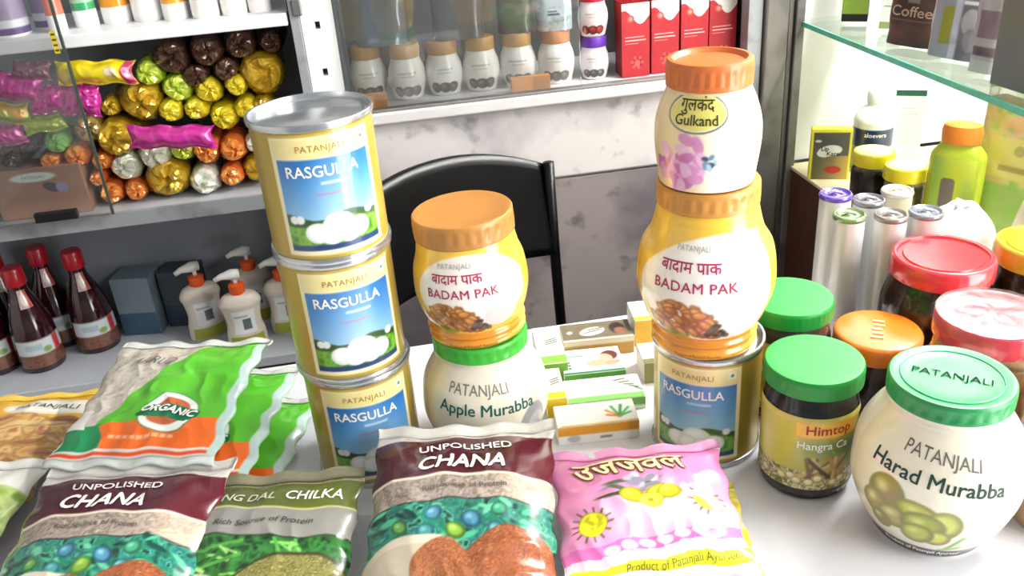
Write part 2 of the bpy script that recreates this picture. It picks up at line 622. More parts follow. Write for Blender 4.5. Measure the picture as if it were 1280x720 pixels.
# wide grey corner post with folded channels
pt = thing('corner_post', 'wide grey metal corner post with folded channels beside the red cartons', 'post', (0.69, 1.5, 0.0))
def ptbox(n, x0, x1, y0, y1, m, bev=0.001):
    return box(n, x0 - .69, x1 - .69, y0 - 1.5, y1 - 1.5, 0.0, 2.0, m, pt, bev)
ptbox('channel', 0.645, 0.671, 1.498, 1.53, PALE_METAL)
ptbox('channel', 0.673, 0.716, 1.489, 1.53, GREY_METAL, 0.004)
ptbox('channel', 0.7175, 0.726, 1.494, 1.53, mat('#66625f', 0.5, 0.3))
ptbox('channel', 0.7275, 0.744, 1.487, 1.53, GREY_METAL, 0.002)

# ------------------------------------------------------------------ right display counter with glass shelf
rc = thing('display_counter', 'brown wooden counter with white panels and a green edged glass shelf', 'counter', (0.98, 0.95, 0))
def rcbox(n, x0, x1, y0, y1, z0, z1, m, bev=0.0, label=None):
    return box(n, x0 - .98, x1 - .98, y0 - .95, y1 - .95, z0, z1, m, rc, bev, label=label)
def wood_mat(col, col2):
    m, nt, bs = base_mat('wood_grain')
    tc = nt.nodes.new('ShaderNodeTexCoord')
    mp = nt.nodes.new('ShaderNodeMapping')
    mp.inputs['Scale'].default_value = (30, 30, 2)
    n = nt.nodes.new('ShaderNodeTexNoise')
    n.inputs['Scale'].default_value = 3
    n.inputs['Detail'].default_value = 5
    nt.links.new(tc.outputs['Object'], mp.inputs[0])
    nt.links.new(mp.outputs[0], n.inputs['Vector'])
    nt.links.new(mix_rgb(nt, n.outputs['Fac'], L(col), L(col2)), bs.inputs['Base Color'])
    bs.inputs['Roughness'].default_value = 0.5
    return m
rcbox('wood_panel', 0.738, 0.756, 0.35, 1.485, 0.0, 0.694, wood_mat('#3a1d10', '#5c3019'), 0.001)
rcbox('counter_top', 0.738, 1.2, 0.35, 1.5, 0.694, 0.70, mat('#d9c6a4', 0.5, var=0.1), 0.001)
rcbox('end_panel', 0.745, 1.2, 1.515, 1.53, 0.70, 1.9, mat('#f1f1ef', 0.6, var=0.02))
rcbox('side_panel', 1.2, 1.215, 0.35, 1.53, 0.0, 1.9, mat('#f1f1ef', 0.6, var=0.02))
rcbox('roof_panel', 0.738, 1.215, 0.35, 1.53, 1.9, 1.92, mat('#f1f1ef', 0.6, var=0.02))
gs = rcbox('glass_shelf', 0.7421, 1.195, 0.36, 1.505, 0.955, 0.963, pane_mat('shelf_glass', (0.93, 0.98, 0.96, 1), 0.6, 0.02), label='clear glass shelf')
def edge_mat():
    m, nt, bs = base_mat('green_glass_edge')
    n = noise_node(nt, 25)
    nt.links.new(mix_rgb(nt, n.outputs['Fac'], L('#2fb59a'), L('#8af0d6')), bs.inputs['Base Color'])
    bs.inputs['Roughness'].default_value = 0.12
    bs.inputs['Transmission Weight'].default_value = 0.25
    return m
ge = box('glass_edge', 0.739 - .98, 0.742 - .98, 0.36 - .95, 1.505 - .95, 0.955, 0.963, edge_mat(), gs, label='sea green polished edge of the glass')
for yy in (1.10, 1.145):
    V, Fc = tube_geo([(0.93 - .98, yy - .95, 0.835), (0.93 - .98, yy - .95, 0.955)], 0.003, 8)
    mk('shelf_rod', V, Fc, mat('#8a8a88', 0.3, 0.8), rc)

# tube lamp inside the right cabinet
tl = thing('tube_lamp', 'white fluorescent tube lamp fixed inside the top of the right cabinet', 'lamp', (1.1, 0.95, 1.86))
box('housing', -0.03, 0.03, -0.45, 0.45, 0.01, 0.04, WHITE_PAINT, tl, 0.004)
em = bpy.data.materials.new('lit_tube')
em.use_nodes = True
eb = em.node_tree.nodes['Principled BSDF']
eb.inputs['Emission Color'].default_value = (1, 0.99, 0.95, 1)
eb.inputs["Emission Strength"].default_value = 380
V, Fc = tube_geo([(0, -0.42, -0.01), (0, 0.42, -0.01)], 0.016, 14)
mk('tube', V, Fc, em, tl)
for s in (-1, 1):
    box('socket', -0.012, 0.012, s * 0.43 - 0.012, s * 0.43 + 0.012, -0.028, 0.01, WHITE_PAINT, tl, 0.002)

# ------------------------------------------------------------------ table
tb = thing('display_table', 'table covered in white vinyl carrying the jars, cans and packets', 'table', (-0.12, 0.55, 0))
TABLE = mat('#dfdfe6', 0.32, var=0.03, scale=6)
box('tabletop', -0.83, 0.84, -0.40, 0.40, 0.72, 0.75, TABLE, tb, 0.006)
for sx in (-0.78, 0.79):
    for sy in (-0.35, 0.35):
        V, Fc = lathe_geo([(0.018, 0.0), (0.022, 0.02), (0.02, 0.7), (0.02, 0.72)], 12)
        mk('leg', shift(V, (sx, sy, 0)), Fc, mat('#3b3a3c', 0.4, 0.6), tb)

# ------------------------------------------------------------------ black chair between the table and the wall
ch = thing('chair', 'black glossy chair with a curved backrest standing behind the table', 'chair', (0.083, 1.25, 0.0), (0, 0, math.radians(30)))
BLACK = mat('#060607', 0.34, var=0.1, spec=0.22)
NU, NV = 28, 12
Vc, Fcx = [], []
for layer in (0, 1):
    for j in range(NV):
        for i in range(NU):
            u = -1 + 2 * i / (NU - 1)
            w = j / (NV - 1)
            top = 0.855 - 0.045 * abs(u) ** 2.2
            bot = 0.665 - 0.01 * u * u
            x = u * 0.2
            y = 0.045 * (1 - u * u) + 0.02 * (w - .5) + (0.012 if layer else 0)
            Vc.append((x, y, bot + (top - bot) * w))
Fcx += grid_faces(NU, NV) + grid_faces(NU, NV, True, NU * NV)
o2 = NU * NV
for i in range(NU - 1):
    Fcx.append((i + 1, i, i + o2, i + 1 + o2))
    a = (NV - 1) * NU
    Fcx.append((a + i, a + i + 1, a + i + 1 + o2, a + i + o2))
for j in range(NV - 1):
    Fcx.append((j * NU, (j + 1) * NU, (j + 1) * NU + o2, j * NU + o2))
    a = NU - 1
    Fcx.append((a + (j + 1) * NU, a + j * NU, a + j * NU + o2, a + (j + 1) * NU + o2))
mk('backrest', Vc, Fcx, BLACK, ch)
for s in (-1, 1):
    V, Fc = tube_geo([(s * 0.2, 0.004, 0.815), (s * 0.2, 0.0, 0.66), (s * 0.2, -0.01, 0.44), (s * 0.205, 0.02, 0.2), (s * 0.21, 0.05, 0.0)], 0.009, 10)
    mk('rear_leg', V, Fc, BLACK, ch)
    V, Fc = tube_geo([(s * 0.195, -0.37, 0.43), (s * 0.2, -0.38, 0.2), (s * 0.205, -0.39, 0.0)], 0.011, 10)
    mk('front_leg', V, Fc, BLACK, ch)
box('seat', -0.205, 0.205, -0.40, 0.0, 0.42, 0.455, BLACK, ch, 0.012)

# ================================================================== PRODUCTS ON THE TABLE
TZ = 0.75
def spl(pts, n=6):
    """Catmull-Rom through (r, z)"""
    P = [np.array(p, float) for p in pts]
    P = [2 * P[0] - P[1]] + P + [2 * P[-1] - P[-2]]
    out = []
    for i in range(1, len(P) - 2):
        for k in range(n):
            t = k / n
            q = 0.5 * ((2 * P[i]) + (P[i + 1] - P[i - 1]) * t + (2 * P[i - 1] - 5 * P[i] + 4 * P[i + 1] - P[i + 2]) * t * t + (3 * P[i] - P[i - 1] - 3 * P[i + 1] + P[i + 2]) * t ** 3)
            out.append(tuple(q))
    out.append(tuple(P[-2]))
    return out

PRINT = print_mat(0.3, 0.8)
PRINT_FILM = print_mat(0.24, 0.35, bump=0.12, scale=90)
PRINT_PAPER = print_mat(0.5, 0.0)

# ------------------------------------------------------------------ tall gold cans with a blue label
CR, CH = 0.051, 0.119
GOLD = mat('#b59c40', 0.32, 0.3, var=0.08, coat=0.2)
TIN = mat('#c9ccd0', 0.22, 0.85, var=0.1, scale=60)
def can_art():
    a = Art(.088, .104, 92, '#bfa548', v0=.008)
    a.box(-.0435, .0095, .0435, .1095, '#f0e6bc')
    a.box(-.0415, .0925, .0415, .1080, '#ecdc98')
    P0, P1 = -.0395, .0395
    sky = a.mbox(P0, .03, P1, .0915)
    t = np.clip((a.Y - .035) / .056, 0, 1)
    a.put(sky, '#1767b4')
    a.put(sky * (1 - t) * .85, '#a9d4ee')
    a.put(sky * np.exp(-((a.X - .002) / .018) ** 2) * .45 * (1 - .5 * t), '#d8ecf7')
    pan = a.mbox(P0, .0145, P1, .0915)
    a.put(pan * a.sm(a.Y - (.043 + .003 * np.sin(a.X * 120))), '#2b4f24')
    a.speck(pan * a.sm(a.Y - (.038 + .0035 * np.sin(a.X * 90 + 1))), ['#3f7a20', '#5c9a2a', '#7cb53a', '#4f8a24'], .006, 3)
    a.box(P0, .0135, P1, .0185, '#173a6c')
    for x in (-.033, -.028, .031):
        a.ell(x, .041, .0038, .0036, '#eef2ee')
    for x, y, r in ((-.015, .029, .0105), (.003, .034, .0135), (.019, .029, .0105), (-.004, .027, .0105), (.010, .0265, .010)):
        a.ball(x, y, r, r * .85, '#fbfbf8', '#ffffff', '#dfe3e2')
    a.box(-.012, .061, .014, .0625, '#d86a86', .6)
    a.box(-.006, .070, .016, .0722, '#eef4fa', .7)
    a.box(.031, .098, .038, .105, '#f6f3e4')
    a.ell(.0345, .1015, .0016, .0016, '#2c7a2c')
    return a
CAN_ART = can_art()
def make_can(label, loc, rz, group):
    t = thing('sweet_can', label, 'can', loc, (0, 0, rz), group)
    body = [(CR - .001, .006), (CR - .001, CH - .006)]
    lathe('body', body, GOLD, t, 72)
    lathe('bottom_rim', [(CR - .003, 0), (CR + .0008, .0006), (CR + .0012, .003), (CR + .0005, .0055), (CR - .001, .006)], TIN, t, 72)
    lathe('top_rim', [(CR - .001, CH - .006), (CR + .0008, CH - .005), (CR + .0012, CH - .002), (CR + .0004, CH), (CR - .0016, CH)], TIN, t, 72, cap0=False, cap1=False)
    lathe('lid', [(CR - .0016, CH), (CR - .0022, CH - .005), (CR - .006, CH - .0055), (CR - .008, CH - .0042), (CR - .02, CH - .0042), (CR - .021, CH - .0036), (.001, CH - .0036)], TIN, t, 72, cap0=False)
    S = Rev([(CR - .001, 0), (CR - .001, CH)])
    lb = label_patch('label', t, S, CAN_ART, PRINT, label='blue and green printed label with white sweets')
    put_text(lb, S, 'PATANJALI', -.002, .0975, .0075, mat('#a8863c', 0.5, var=.02), space=1.1)
    put_text(lb, S, 'RASGULLA', -.003, .077, .0130, WHITE_INK, bold=.02, width=.060)
    return t
cx, cy = -0.057, 0.7412
GC = 'gold rasgulla cans'
make_can('top gold rasgulla can of the tall three can stack, lid showing', (cx - .0004, cy - .004, TZ + 2 * CH + .001), face_cam(cx, cy, 6), GC)
make_can('middle gold rasgulla can of the tall three can stack', (cx - .001, cy, TZ + CH + .0005), face_cam(cx, cy, 8), GC)
make_can('bottom gold rasgulla can of the three can stack, half hidden by packets', (cx + .001, cy + .002, TZ), face_cam(cx, cy, 4), GC)
make_can('single gold rasgulla can under the two round cream jars', (0.2714, 0.6876, TZ), face_cam(.2714, .6876, -13), GC)

# ------------------------------------------------------------------ ribbed screw lid
def screw_lid(parent, r, z0, z1, m, rib=0.0009, seg=112, name='lid', dish=0.0):
    h = z1 - z0
    pr = [(r - .001, z0), (r, z0 + .0008), (r, z0 + h * .22), (r + .0002, z0 + h * .25, rib), (r + .0002, z0 + h * .7, rib), (r, z0 + h * .74), (r - .0002, z1 - .0018), (r - .0014, z1 - .0003), (r - .0045, z1),
          (r - .0075, z1 - dish), (r * .5, z1 - dish), (.0008, z1 - dish)]
    return lathe(name, pr, m, parent, seg)

# ------------------------------------------------------------------ round murabba jars
def murabba_art(words, R, h, fruit):
    w = 2 * R * 1.15
    a = Art(w, h * .84, 120, '#ece5d0', v0=h * .015)
    wv = a.X / R
    a.put(np.clip(-wv - .55, 0, 1) * .9, '#e7d9a0')
    if fruit == 'harad':
        for i, (x, y, rx, ry, c) in enumerate(((-.024, .045, .013, .014, '#8f7a3c'), (-.031, .034, .010, .011, '#9d8a4a'), (-.016, .030, .013, .010, '#a99a55'), (-.027, .022, .008, .008, '#8c7c44'),
                                 (-.002, .040, .015, .008, '#b3b531'), (.014, .033, .0115, .013, '#b7c24a'), (.002, .031, .014, .011, '#97a332'), (.012, .021, .009, .008, '#c3c840'), (-.001, .022, .011, .010, '#adb83a'))):
            a.ball(x * 1.2 - .004, y * 1.3 + .007, rx * 1.25, ry * 1.25, c, '#dfe08c', '#7d7a34', rot=.3 * math.sin(i))
        a.line((.02, .018), (.031, .037), .004, '#79b04a')
        a.line((.016, .016), (.032, .022), .004, '#8fc05a')
        a.ell(.047, .038, .012, .02, '#b9c4c9', op=.9)
    else:
        a.ell(.05, .044, .017, .024, '#9b999c', rot=-.4)
        a.ell(.053, .040, .012, .017, '#b9b7b8', rot=-.4)
        for x, y, r in ((-.03, .02, .014), (-.012, .018, .012), (.012, .02, .012), (.03, .018, .012)):
            a.ball(x, y, r, r, '#b6c257', '#e6ecb0', '#7f9440')
    a.below(h * .10, '#20221f' if fruit == 'harad' else '#9db05a')
    return a
def make_round_jar(label, loc, rz, R, h, rl, base, fruit, words, lidcol, lid_h):
    t = thing('murabba_jar', label, 'jar', loc, (0, 0, rz))
    zt = h - lid_h
    prof = spl([(base - .003, 0), (base, .004), (base + .002, h * .06), (R * .86, h * .17), (R * .985, h * .33), (R, h * .45), (R * .955, h * .62), (R * .83, h * .74), (rl * .985, h * .82), (rl * .96, zt)])
    prof += [(rl * .95, zt + .004)]
    body = mat('#ece5d0', 0.28, var=.03, coat=.3, sss=.15)
    lathe('body', prof, body, t, 96)
    S = Rev([(p[0], p[1]) for p in prof], R)
    a = murabba_art(words, R, h, fruit)
    lb = label_patch('label', t, S, a, print_mat(0.28, 0.8), .0002, label='printed label with green fruit')
    if fruit == 'harad':
        put_text(lb, S, 'PATANJALI', .004, h * .70, .0135, mat('#6a6560', .5), rot=-.10, bend=-.8)
        put_text(lb, S, 'Harad Murabba', .002, h * .565, .0175, DKGREEN_INK, bold=.014, rot=-.10, bend=-.3, width=.107)
        put_text(lb, S, 'Product of Patanjali Ayurved', 0, h * .05, .0068, WHITE_INK, bold=.02)
    else:
        put_text(lb, S, 'PATANJALI', -.004, h * .675, .0135, mat('#7a7a70', .5), rot=-.04)
        put_text(lb, S, 'Apple Murabba', .004, h * .525, .0165, mat('#14605c', .5), bold=.01, rot=-.06, width=.098)
    ld = screw_lid(t, rl, zt, h, mat(lidcol, 0.4, var=.06, coat=.1), dish=.0012)
    if fruit == 'harad':
        FL = Flat((0, 0, h - .0012), (1, 0, 0), (0, 1, 0), (0, 0, 1))
        em_ = mat('#5cc392', .3, coat=.3)
        tt = put_text(ld, FL, 'PATANJALI', 0, -.004, .0125, em_, off=.0006, bold=.02, width=.058)
        V, Fc = [], []
        for rr in (rl * .80,):
            pts = [(rr * math.cos(2 * PI * k / 48), rr * math.sin(2 * PI * k / 48), h - .0009) for k in range(49)]
            V, Fc = tube_geo(pts, .0008, 6)
        mk('embossed_ring', V, Fc, em_, ld)
    return t
hj = (.408, .527)
make_round_jar('large round cream jar of harad murabba with a green lid at the front', (hj[0], hj[1], TZ), face_cam(*hj, 0), .0655, .148, .0465, .045, 'harad', None, '#218c4c', .0165)
aj = (.0635, .741)
make_round_jar('round cream apple murabba jar with a bright green lid under another jar', (aj[0], aj[1], TZ), face_cam(*aj, -4), .0615, .131, .0455, .042, 'apple', None, '#3fb43c', .0165)

# ------------------------------------------------------------------ badam pak jars
def badam_art(R, h, big):
    a = Art(2 * R * 1.2, h * .8, 120, '#f2c445', v0=h * .02)
    # white panel sweeping over the jar
    if big:
        a.poly([(-R * 1.2, h * .2), (-R * 1.0, h * .35), (-R * .75, h * .60), (-R * .1, h * .73), (R * 1.3, h * .76), (R * 1.3, h * .16), (-R * .5, h * .14), (-R * .9, h * .16)], '#f0d83a')
        a.ell(R * .55, h * .46, R * 1.55, h * .33, '#f8f4ee')
    else:
        a.ell(R * .14, h * .50, R * 1.08, h * .29, '#f6efe6')
    a.below(h * .15, '#dd8a1f')
    a.below(h * .075, '#e59a25')
    rnd = random.Random(4)
    x0 = -R * .25 if big else -R * .35
    cols = ['#c07a30', '#d18a3c', '#b26a28', '#dc9a4c', '#c8843a']
    for k in range(70):
        u = rnd.uniform(-1, 1)
        v = rnd.uniform(0, 1) * (1 - u * u) ** .5
        a.ball(x0 + u * R * .52, h * .185 + v * h * .22, R * .13, R * .075, cols[k % 5], '#e7b878', '#8a4f1e', rot=rnd.uniform(-1, 1))
    # spice heap and green pistachio slice
    for k in range(26):
        u, v = rnd.uniform(-1, 1), rnd.uniform(0, 1)
        a.ell(x0 + R * .55 + u * R * .2, h * .19 + v * h * .10 * (1 - abs(u)), R * .05, R * .035, '#3c3230' if k % 2 else '#6d5a50', rot=u * 2)
    for k in range(12):
        a.ell(x0 - R * .15 + rnd.uniform(-.2, .2) * R, h * .165 + rnd.uniform(0, .02) * h, R * .08, R * .035, '#9ab03c' if k % 2 else '#6f8f2c')
    if not big:
        a.ell(R * .62, h * .30, R * .33, h * .11, '#ead3cf')
    return a
def make_badam(label, loc, rot, R, h, rl, base, big):
    t = thing('badam_jar', label, 'jar', loc, rot)
    lid_h = .020 if big else .0215
    zt = h - lid_h
    if big:
        pts = [(base - .004, 0), (base, .003), (base + .001, h * .045), (base - .002, h * .07), (base + .0015, h * .10), (base - .001, h * .135), (R * .86, h * .21), (R * .985, h * .36), (R, h * .47), (R * .94, h * .62), (R * .80, h * .72), (rl * .97, zt)]
    else:
        pts = [(base - .004, 0), (base, .003), (base + .001, h * .045), (base - .002, h * .075), (base + .0015, h * .11), (base - .001, h * .15), (R * .92, h * .24), (R * .99, h * .36), (R, h * .46), (R * .965, h * .60), (R * .89, h * .70), (rl * .97, zt)]
    prof = spl(pts) + [(rl * .93, zt + .004)]
    lathe('body', prof, mat('#f2c445', 0.3, var=.04, coat=.3, sss=.1), t, 96)
    S = Rev([(p[0], p[1]) for p in prof], R)
    lb = label_patch('label', t, S, badam_art(R, h, big), print_mat(.28, .9), .0002, label='white printed label with a heap of almonds')
    INK = MAROON_INK
    put_text(lb, S, 'PATANJALI', -R * .15 if not big else -R * .1, h * (.695 if not big else .70), .0065, mat('#a8a49c', .5), space=1.1)
    put_text(lb, S, 'बादाम पाक', -R * .12, h * (.59 if not big else .595), .0120 if not big else .0135, INK, bold=.012)
    put_text(lb, S, 'BADAM PAK', -R * .05, h * (.475 if not big else .485), .0118 if not big else .0130, INK, bold=.008, space=1.05)
    put_text(lb, S, 'Product of Patanjali Ayurved', 0, h * .03, .0045, mat('#8a4a12', .5))
    screw_lid(t, rl, zt, h, mat('#b47c3c' if not big else '#c98c3e', 0.42, var=.06, coat=.15), dish=.001)
    return t
make_badam('smaller yellow badam pak jar with tan lid stacked on the green lid', (.0625, .7385, TZ + .1318), (0, math.radians(-2.0), face_cam(.0625, .7385, -8)), .0525, .121, .0455, .0445, False)
make_badam('big round yellow and white badam pak jar standing on the single can', (.2645, .6815, TZ + CH + .0005), (0, 0, face_cam(.2645, .6815, -6)), .0605, .156, .0435, .046, True)

# ------------------------------------------------------------------ gulkand jar on top
def make_gulkand(loc, rz):
    t = thing('gulkand_jar', 'cream gulkand jar with an orange lid on top of the jar stack', 'jar', loc, (0, 0, rz))
    h, R, rl = .102, .0435, .0345
    zt = h - .0215
    prof = spl([(.037, 0), (.0395, .002), (.0405, h * .1), (.0425, h * .25), (R, h * .38), (.0425, h * .52), (.0385, h * .66), (.0345, h * .75), (.0335, zt)]) + [(.032, zt + .003)]
    lathe('body', prof, mat('#f3dcae', 0.28, var=.03, coat=.3, sss=.15), t, 96)
    S = Rev([(p[0], p[1]) for p in prof], R)
    a = Art(.10, h * .76, 110, '#f3dcae', v0=.001)
    a.put(np.clip((a.X + .02) / .03, 0, 1), '#faf4e4')  # glare on the right side is put into the colour, peach fading to white
    rnd = random.Random(9)
    for k in range(60):
        x = -.02 + rnd.gauss(0, .011)
        y = .021 + rnd.gauss(0, .010)
        a.ell(x, min(y, .046), .0075, .0045, ['#d98bc4', '#e7a7d4', '#c46cb0', '#efc0e0'][k % 4], rot=rnd.uniform(-2, 2), op=.9)
    for k in range(9):
        a.ell(.003 + rnd.gauss(0, .003), .027 + rnd.gauss(0, .003), .003, .002, ['#31425f', '#6d8fb0', '#a9c6d6'][k % 3], rot=k)
    a.ell(-.010, h * .655, .0275, .0155, '#2b2a22')
    a.ell(-.010, h * .655, .0265, .0145, '#f3f0e2')
    a.ell(-.010, h * .655, .0253, .0133, '#e9dc74')
    a.box(-.034, h * .66 - .0065, .012, h * .66 + .0065, '#eadf84', .0)
    lb = label_patch('label', t, S, a, print_mat(.28, .9), .0002, label='printed label with pink roses')
    put_text(lb, S, 'गुलकंद', -.010, h * .66 + .0015, .0125, mat('#37351f', .5), bold=.01)
    put_text(lb, S, 'Gulkand', -.010, h * .66 - .0095, .0112, mat('#37351f', .5), bold=.01)
    screw_lid(t, rl, zt, h, mat('#cf6f35', 0.4, var=.06, coat=.15), dish=.0035)
    return t
make_gulkand((.262, .680, TZ + CH + .157), face_cam(.262, .680, 0))

# ------------------------------------------------------------------ clear jars with green lids
GLASSY = None
def clear_plastic():
    if 'clear_plastic' in MATS:
        return MATS['clear_plastic']
    m = pane_mat('clear_plastic', (0.9, 0.92, 0.9, 1), 1.0, 0.05)
    return m
def make_candy_jar(label, loc, rz, R, h, front=True):
    t = thing('candy_jar', label, 'jar', loc, (0, 0, rz), 'clear candy jars with green lids')
    zt = h - .0175
    prof = spl([(R * .80, 0), (R * .90, .002), (R * .97, .010), (R * .985, .014), (R * .97, .019), (R * .97, h * .3), (R * .97, h * .62), (R * .985, h * .68), (R * .94, h * .75), (R * .86, zt)])
    lathe('body', prof, clear_plastic(), t, 72)
    rnd = random.Random(3)
    # dark candy filling seen through the shoulder
    inner = [(p[0] - .0025, max(p[1], .003)) for p in prof[2:-8]]
    V, Fc = lathe_geo(inner, 48)
    V = [(x * (1 + .03 * math.sin(17 * math.atan2(y, x) + 300 * z)), y * (1 + .03 * math.cos(13 * math.atan2(y, x) + 250 * z)), z) for x, y, z in V]
    mk('filling', V, Fc, mat('#51464c', .6, var=.6, scale=120, bump=.6), t)
    S = Rev([(p[0], p[1]) for p in prof], R)
    a = Art(R * 2.9, h * .60, 120, '#b9b24a', v0=h * .12)
    X, Y = a.X / R, (a.Y - h * .12) / (h * .60)
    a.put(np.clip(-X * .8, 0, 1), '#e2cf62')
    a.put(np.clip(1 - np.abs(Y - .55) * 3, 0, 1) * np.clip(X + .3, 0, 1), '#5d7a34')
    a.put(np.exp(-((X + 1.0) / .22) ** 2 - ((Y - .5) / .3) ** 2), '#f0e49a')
    a.speck(a.mbox(-R * 1.5, h * .12, R * 1.5, h * .27), ['#d8cf8a', '#6d4a30', '#f0ead0', '#a88a3c', '#5f6f2c'], .004, 8)
    for k in range(14):
        a.line((rnd.uniform(-.2, .9) * R, h * .22), (rnd.uniform(0, 1.1) * R, h * .38), .0035, ['#7a5a34', '#b48a4c', '#4a3a22', '#c9b070'][k % 4])
    for k in range(10):
        a.ball(rnd.uniform(-1.2, .9) * R, h * rnd.uniform(.165, .22), .005, .004, '#e8dfb4', '#fffbe8', '#a8924c')
    a.box(-R * .25, h * .555, R * 1.2, h * .685, '#e2a22c')
    a.box(-R * .22, h * .565, R * 1.17, h * .675, '#f0b63a')
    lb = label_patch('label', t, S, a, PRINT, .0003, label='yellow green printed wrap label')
    put_text(lb, S, 'Himtop', R * .46, h * .588, .0135, mat('#a3301c', .5), bold=.014)
    put_text(lb, S, 'Hangra Ca', R * .36, h * .465, .0108, WHITE_INK, bold=.015)
    screw_lid(t, R * 1.0, zt, h, mat('#128a34', .42, var=.05, coat=.05), rib=.0004, seg=160)
    return t
make_candy_jar('clear candy jar with a dark green lid and a yellow wrap label', (.338, .611, TZ), face_cam(.338, .611, 0), .0422, .125)
make_candy_jar('green lidded clear candy jar behind, between the single can and white tubes', (.3675, .722, TZ), face_cam(.3675, .722, -20), .0415, .125)

# ------------------------------------------------------------------ squat jars with red, yellow and orange lids
def make_pickle_jar(label, loc, R, h, rl, lidcol, fill, lid_h=.022, clear_top=True, squat=False, group=None, bodycol=None):
    t = thing('preserve_jar', label, 'jar', loc, (0, 0, face_cam(loc[0], loc[1])), group)
    zt = h - lid_h
    prof = spl([(R * .8, 0), (R * .92, .003), (R, h * .18), (R * 1.0, h * .45), (R * .98, h * .62), (R * .9, h * .74), (rl * .93, zt)])
    lathe('body', prof, clear_plastic() if bodycol is None else mat(bodycol, .3, coat=.3), t, 72)
    if bodycol is None:
        V, Fc = lathe_geo([(p[0] - .0025, max(p[1], .003)) for p in prof[1:-5]], 64)
        V = [(x * (1 + .02 * math.sin(19 * math.atan2(y, x) + 400 * z)), y * (1 + .02 * math.cos(15 * math.atan2(y, x) + 330 * z)), z) for x, y, z in V]
        mk('filling', V, Fc, mat(fill, .45, var=.6, scale=90, bump=.7), t)
    pr = [(rl - .001, zt), (rl, zt + .001), (rl + .0006, zt + lid_h * .35, .0003), (rl, h - .003), (rl - .002, h - .0005), (rl - .004, h)]
    if clear_top:
        pr += [(rl - .006, h - .0004), (rl - .007, h - .003), (rl * .78, h - .0032), (rl * .76, h - .0015), (rl * .70, h - .0015), (.001, h - .0018)]
    else:
        pr += [(rl * .5, h + .0008), (.001, h + .001)]
    ld = lathe('lid', pr, mat(lidcol, .25, var=.12, coat=.5, scale=50), t, 120)
    return t, ld
make_pickle_jar('large clear jar of brown preserve with a red lid in front of white tubes', (.540, .742, TZ), .0555, .136, .0495, '#c8323a', '#4a2a14')
t2, l2 = make_pickle_jar('jar with a glossy red lid wrapped in film behind the harad jar', (.499, .607, TZ), .05, .146, .047, '#b83a48', '#c9a07a')
# clinging film over that lid, a crinkled thin cap
na, nr = 48, 9
V, Fc = [], []
for j in range(nr):
    for i in range(na):
        an = 2 * PI * i / na
        r = .0465 * (j + 1) / nr
        z = .1475 + .0011 * (vnoise(np.array(r * 260 * math.cos(an)), np.array(r * 200 * math.sin(an)), 4) - .3) - (.001 if j == nr - 1 else 0)
        V.append((r * math.cos(an), r * math.sin(an), float(z)))
for j in range(nr - 1):
    for i in range(na):
        i2 = (i + 1) % na
        Fc.append((j * na + i, j * na + i2, (j + 1) * na + i2, (j + 1) * na + i))
Fc.append(tuple(range(na - 1, -1, -1)))
mk('film', V, Fc, pane_mat('cling_film', (0.97, 0.95, 0.96, 1), .35, 0.25), l2)
make_pickle_jar('clear jar with a mustard yellow lid at the right edge', (.646, .735, TZ), .046, .137, .045, '#c9a420', '#5b3a18')
ot, ol = make_pickle_jar('low dark jar with an orange lid behind the harad jar', (.447, .693, TZ), .043, .090, .0415, '#e07a1e', '#3a1c12', .02, False)
FL = Flat((0, 0, .0908), (0, 1, 0), (-1, 0, 0), (0, 0, 1))
V, Fc = [], []
for k in range(5):
    addg(box_geo(-.006 + .0015 * (k % 2), .006 - .001 * (k % 3), -.020 + .008 * k, -.0165 + .008 * k, .0905, .0917))
mk('embossed_mark', V, Fc, mat('#f6c080', .3, coat=.3), ol, False)
make_pickle_jar('tan jar cut off by the right edge beside the harad jar', (.515, .505, TZ), .040, .115, .038, '#b08a58', '#8a6a44', bodycol='#a88a64')

# ------------------------------------------------------------------ tall pale tubes with coloured caps
def make_tube(label, loc, r, h, cap, bodyc='#d8d9da'):
    t = thing('pale_tube', label, 'tube', loc, (0, 0, face_cam(loc[0], loc[1])), 'tall pale tubes with tilted caps')
    V, Fc = lathe_geo(spl([(r * .9, 0), (r, .003), (r, h * .4), (r, h * .85), (r * .985, h - .006), (r * .97, h - .003)]), 40)
    mk('body', V, Fc, mat(bodyc, .3, .15, var=.06, coat=.2, scale=40), t)
    V, Fc = lathe_geo([(r * .97, h - .004), (r * 1.04, h - .003), (r * 1.06, h), (r * 1.0, h + .002), (r * .9, h + .0025), (r * .86, h + .0005), (r * .25, h + .0005), (r * .22, h + .0015), (.0005, h + .0015)], 40)
    mk('cap', V, Fc, mat(cap, .2, .35, var=.15, coat=.6), t)
    V, Fc = tube_geo([(-r * .5, -r * .2, h + .002), (-r * .1, 0, h + .0045), (r * .35, r * .15, h + .002)], .0016, 8)
    mk('pull_tab', V, Fc, mat('#e6e6ea', .15, .7), t)
    return t
make_tube('tall pale tube with a purple cap beside the brown panel', (.486, .867, TZ), .0172, .160, '#6a50b8')
make_tube('tall pale tube with a pale green cap, front left of the tubes', (.479, .822, TZ), .0165, .154, '#7f9a68')
make_tube('tall pale tube with a grey cap right behind the green capped one', (.524, .862, TZ), .017, .150, '#7c7a80')
make_tube('tall pale tube with a brownish cap in the middle of the front row', (.524, .816, TZ), .0168, .150, '#8d8580')
make_tube('tall pale tube with a slate grey cap just behind the big red lid', (.562, .812, TZ), .0172, .150, '#8a8f9a')
make_tube('cream tube with a white cap at the back of the pale tubes', (.566, .876, TZ), .0170, .150, '#d9d2c2', '#cfc6a8')

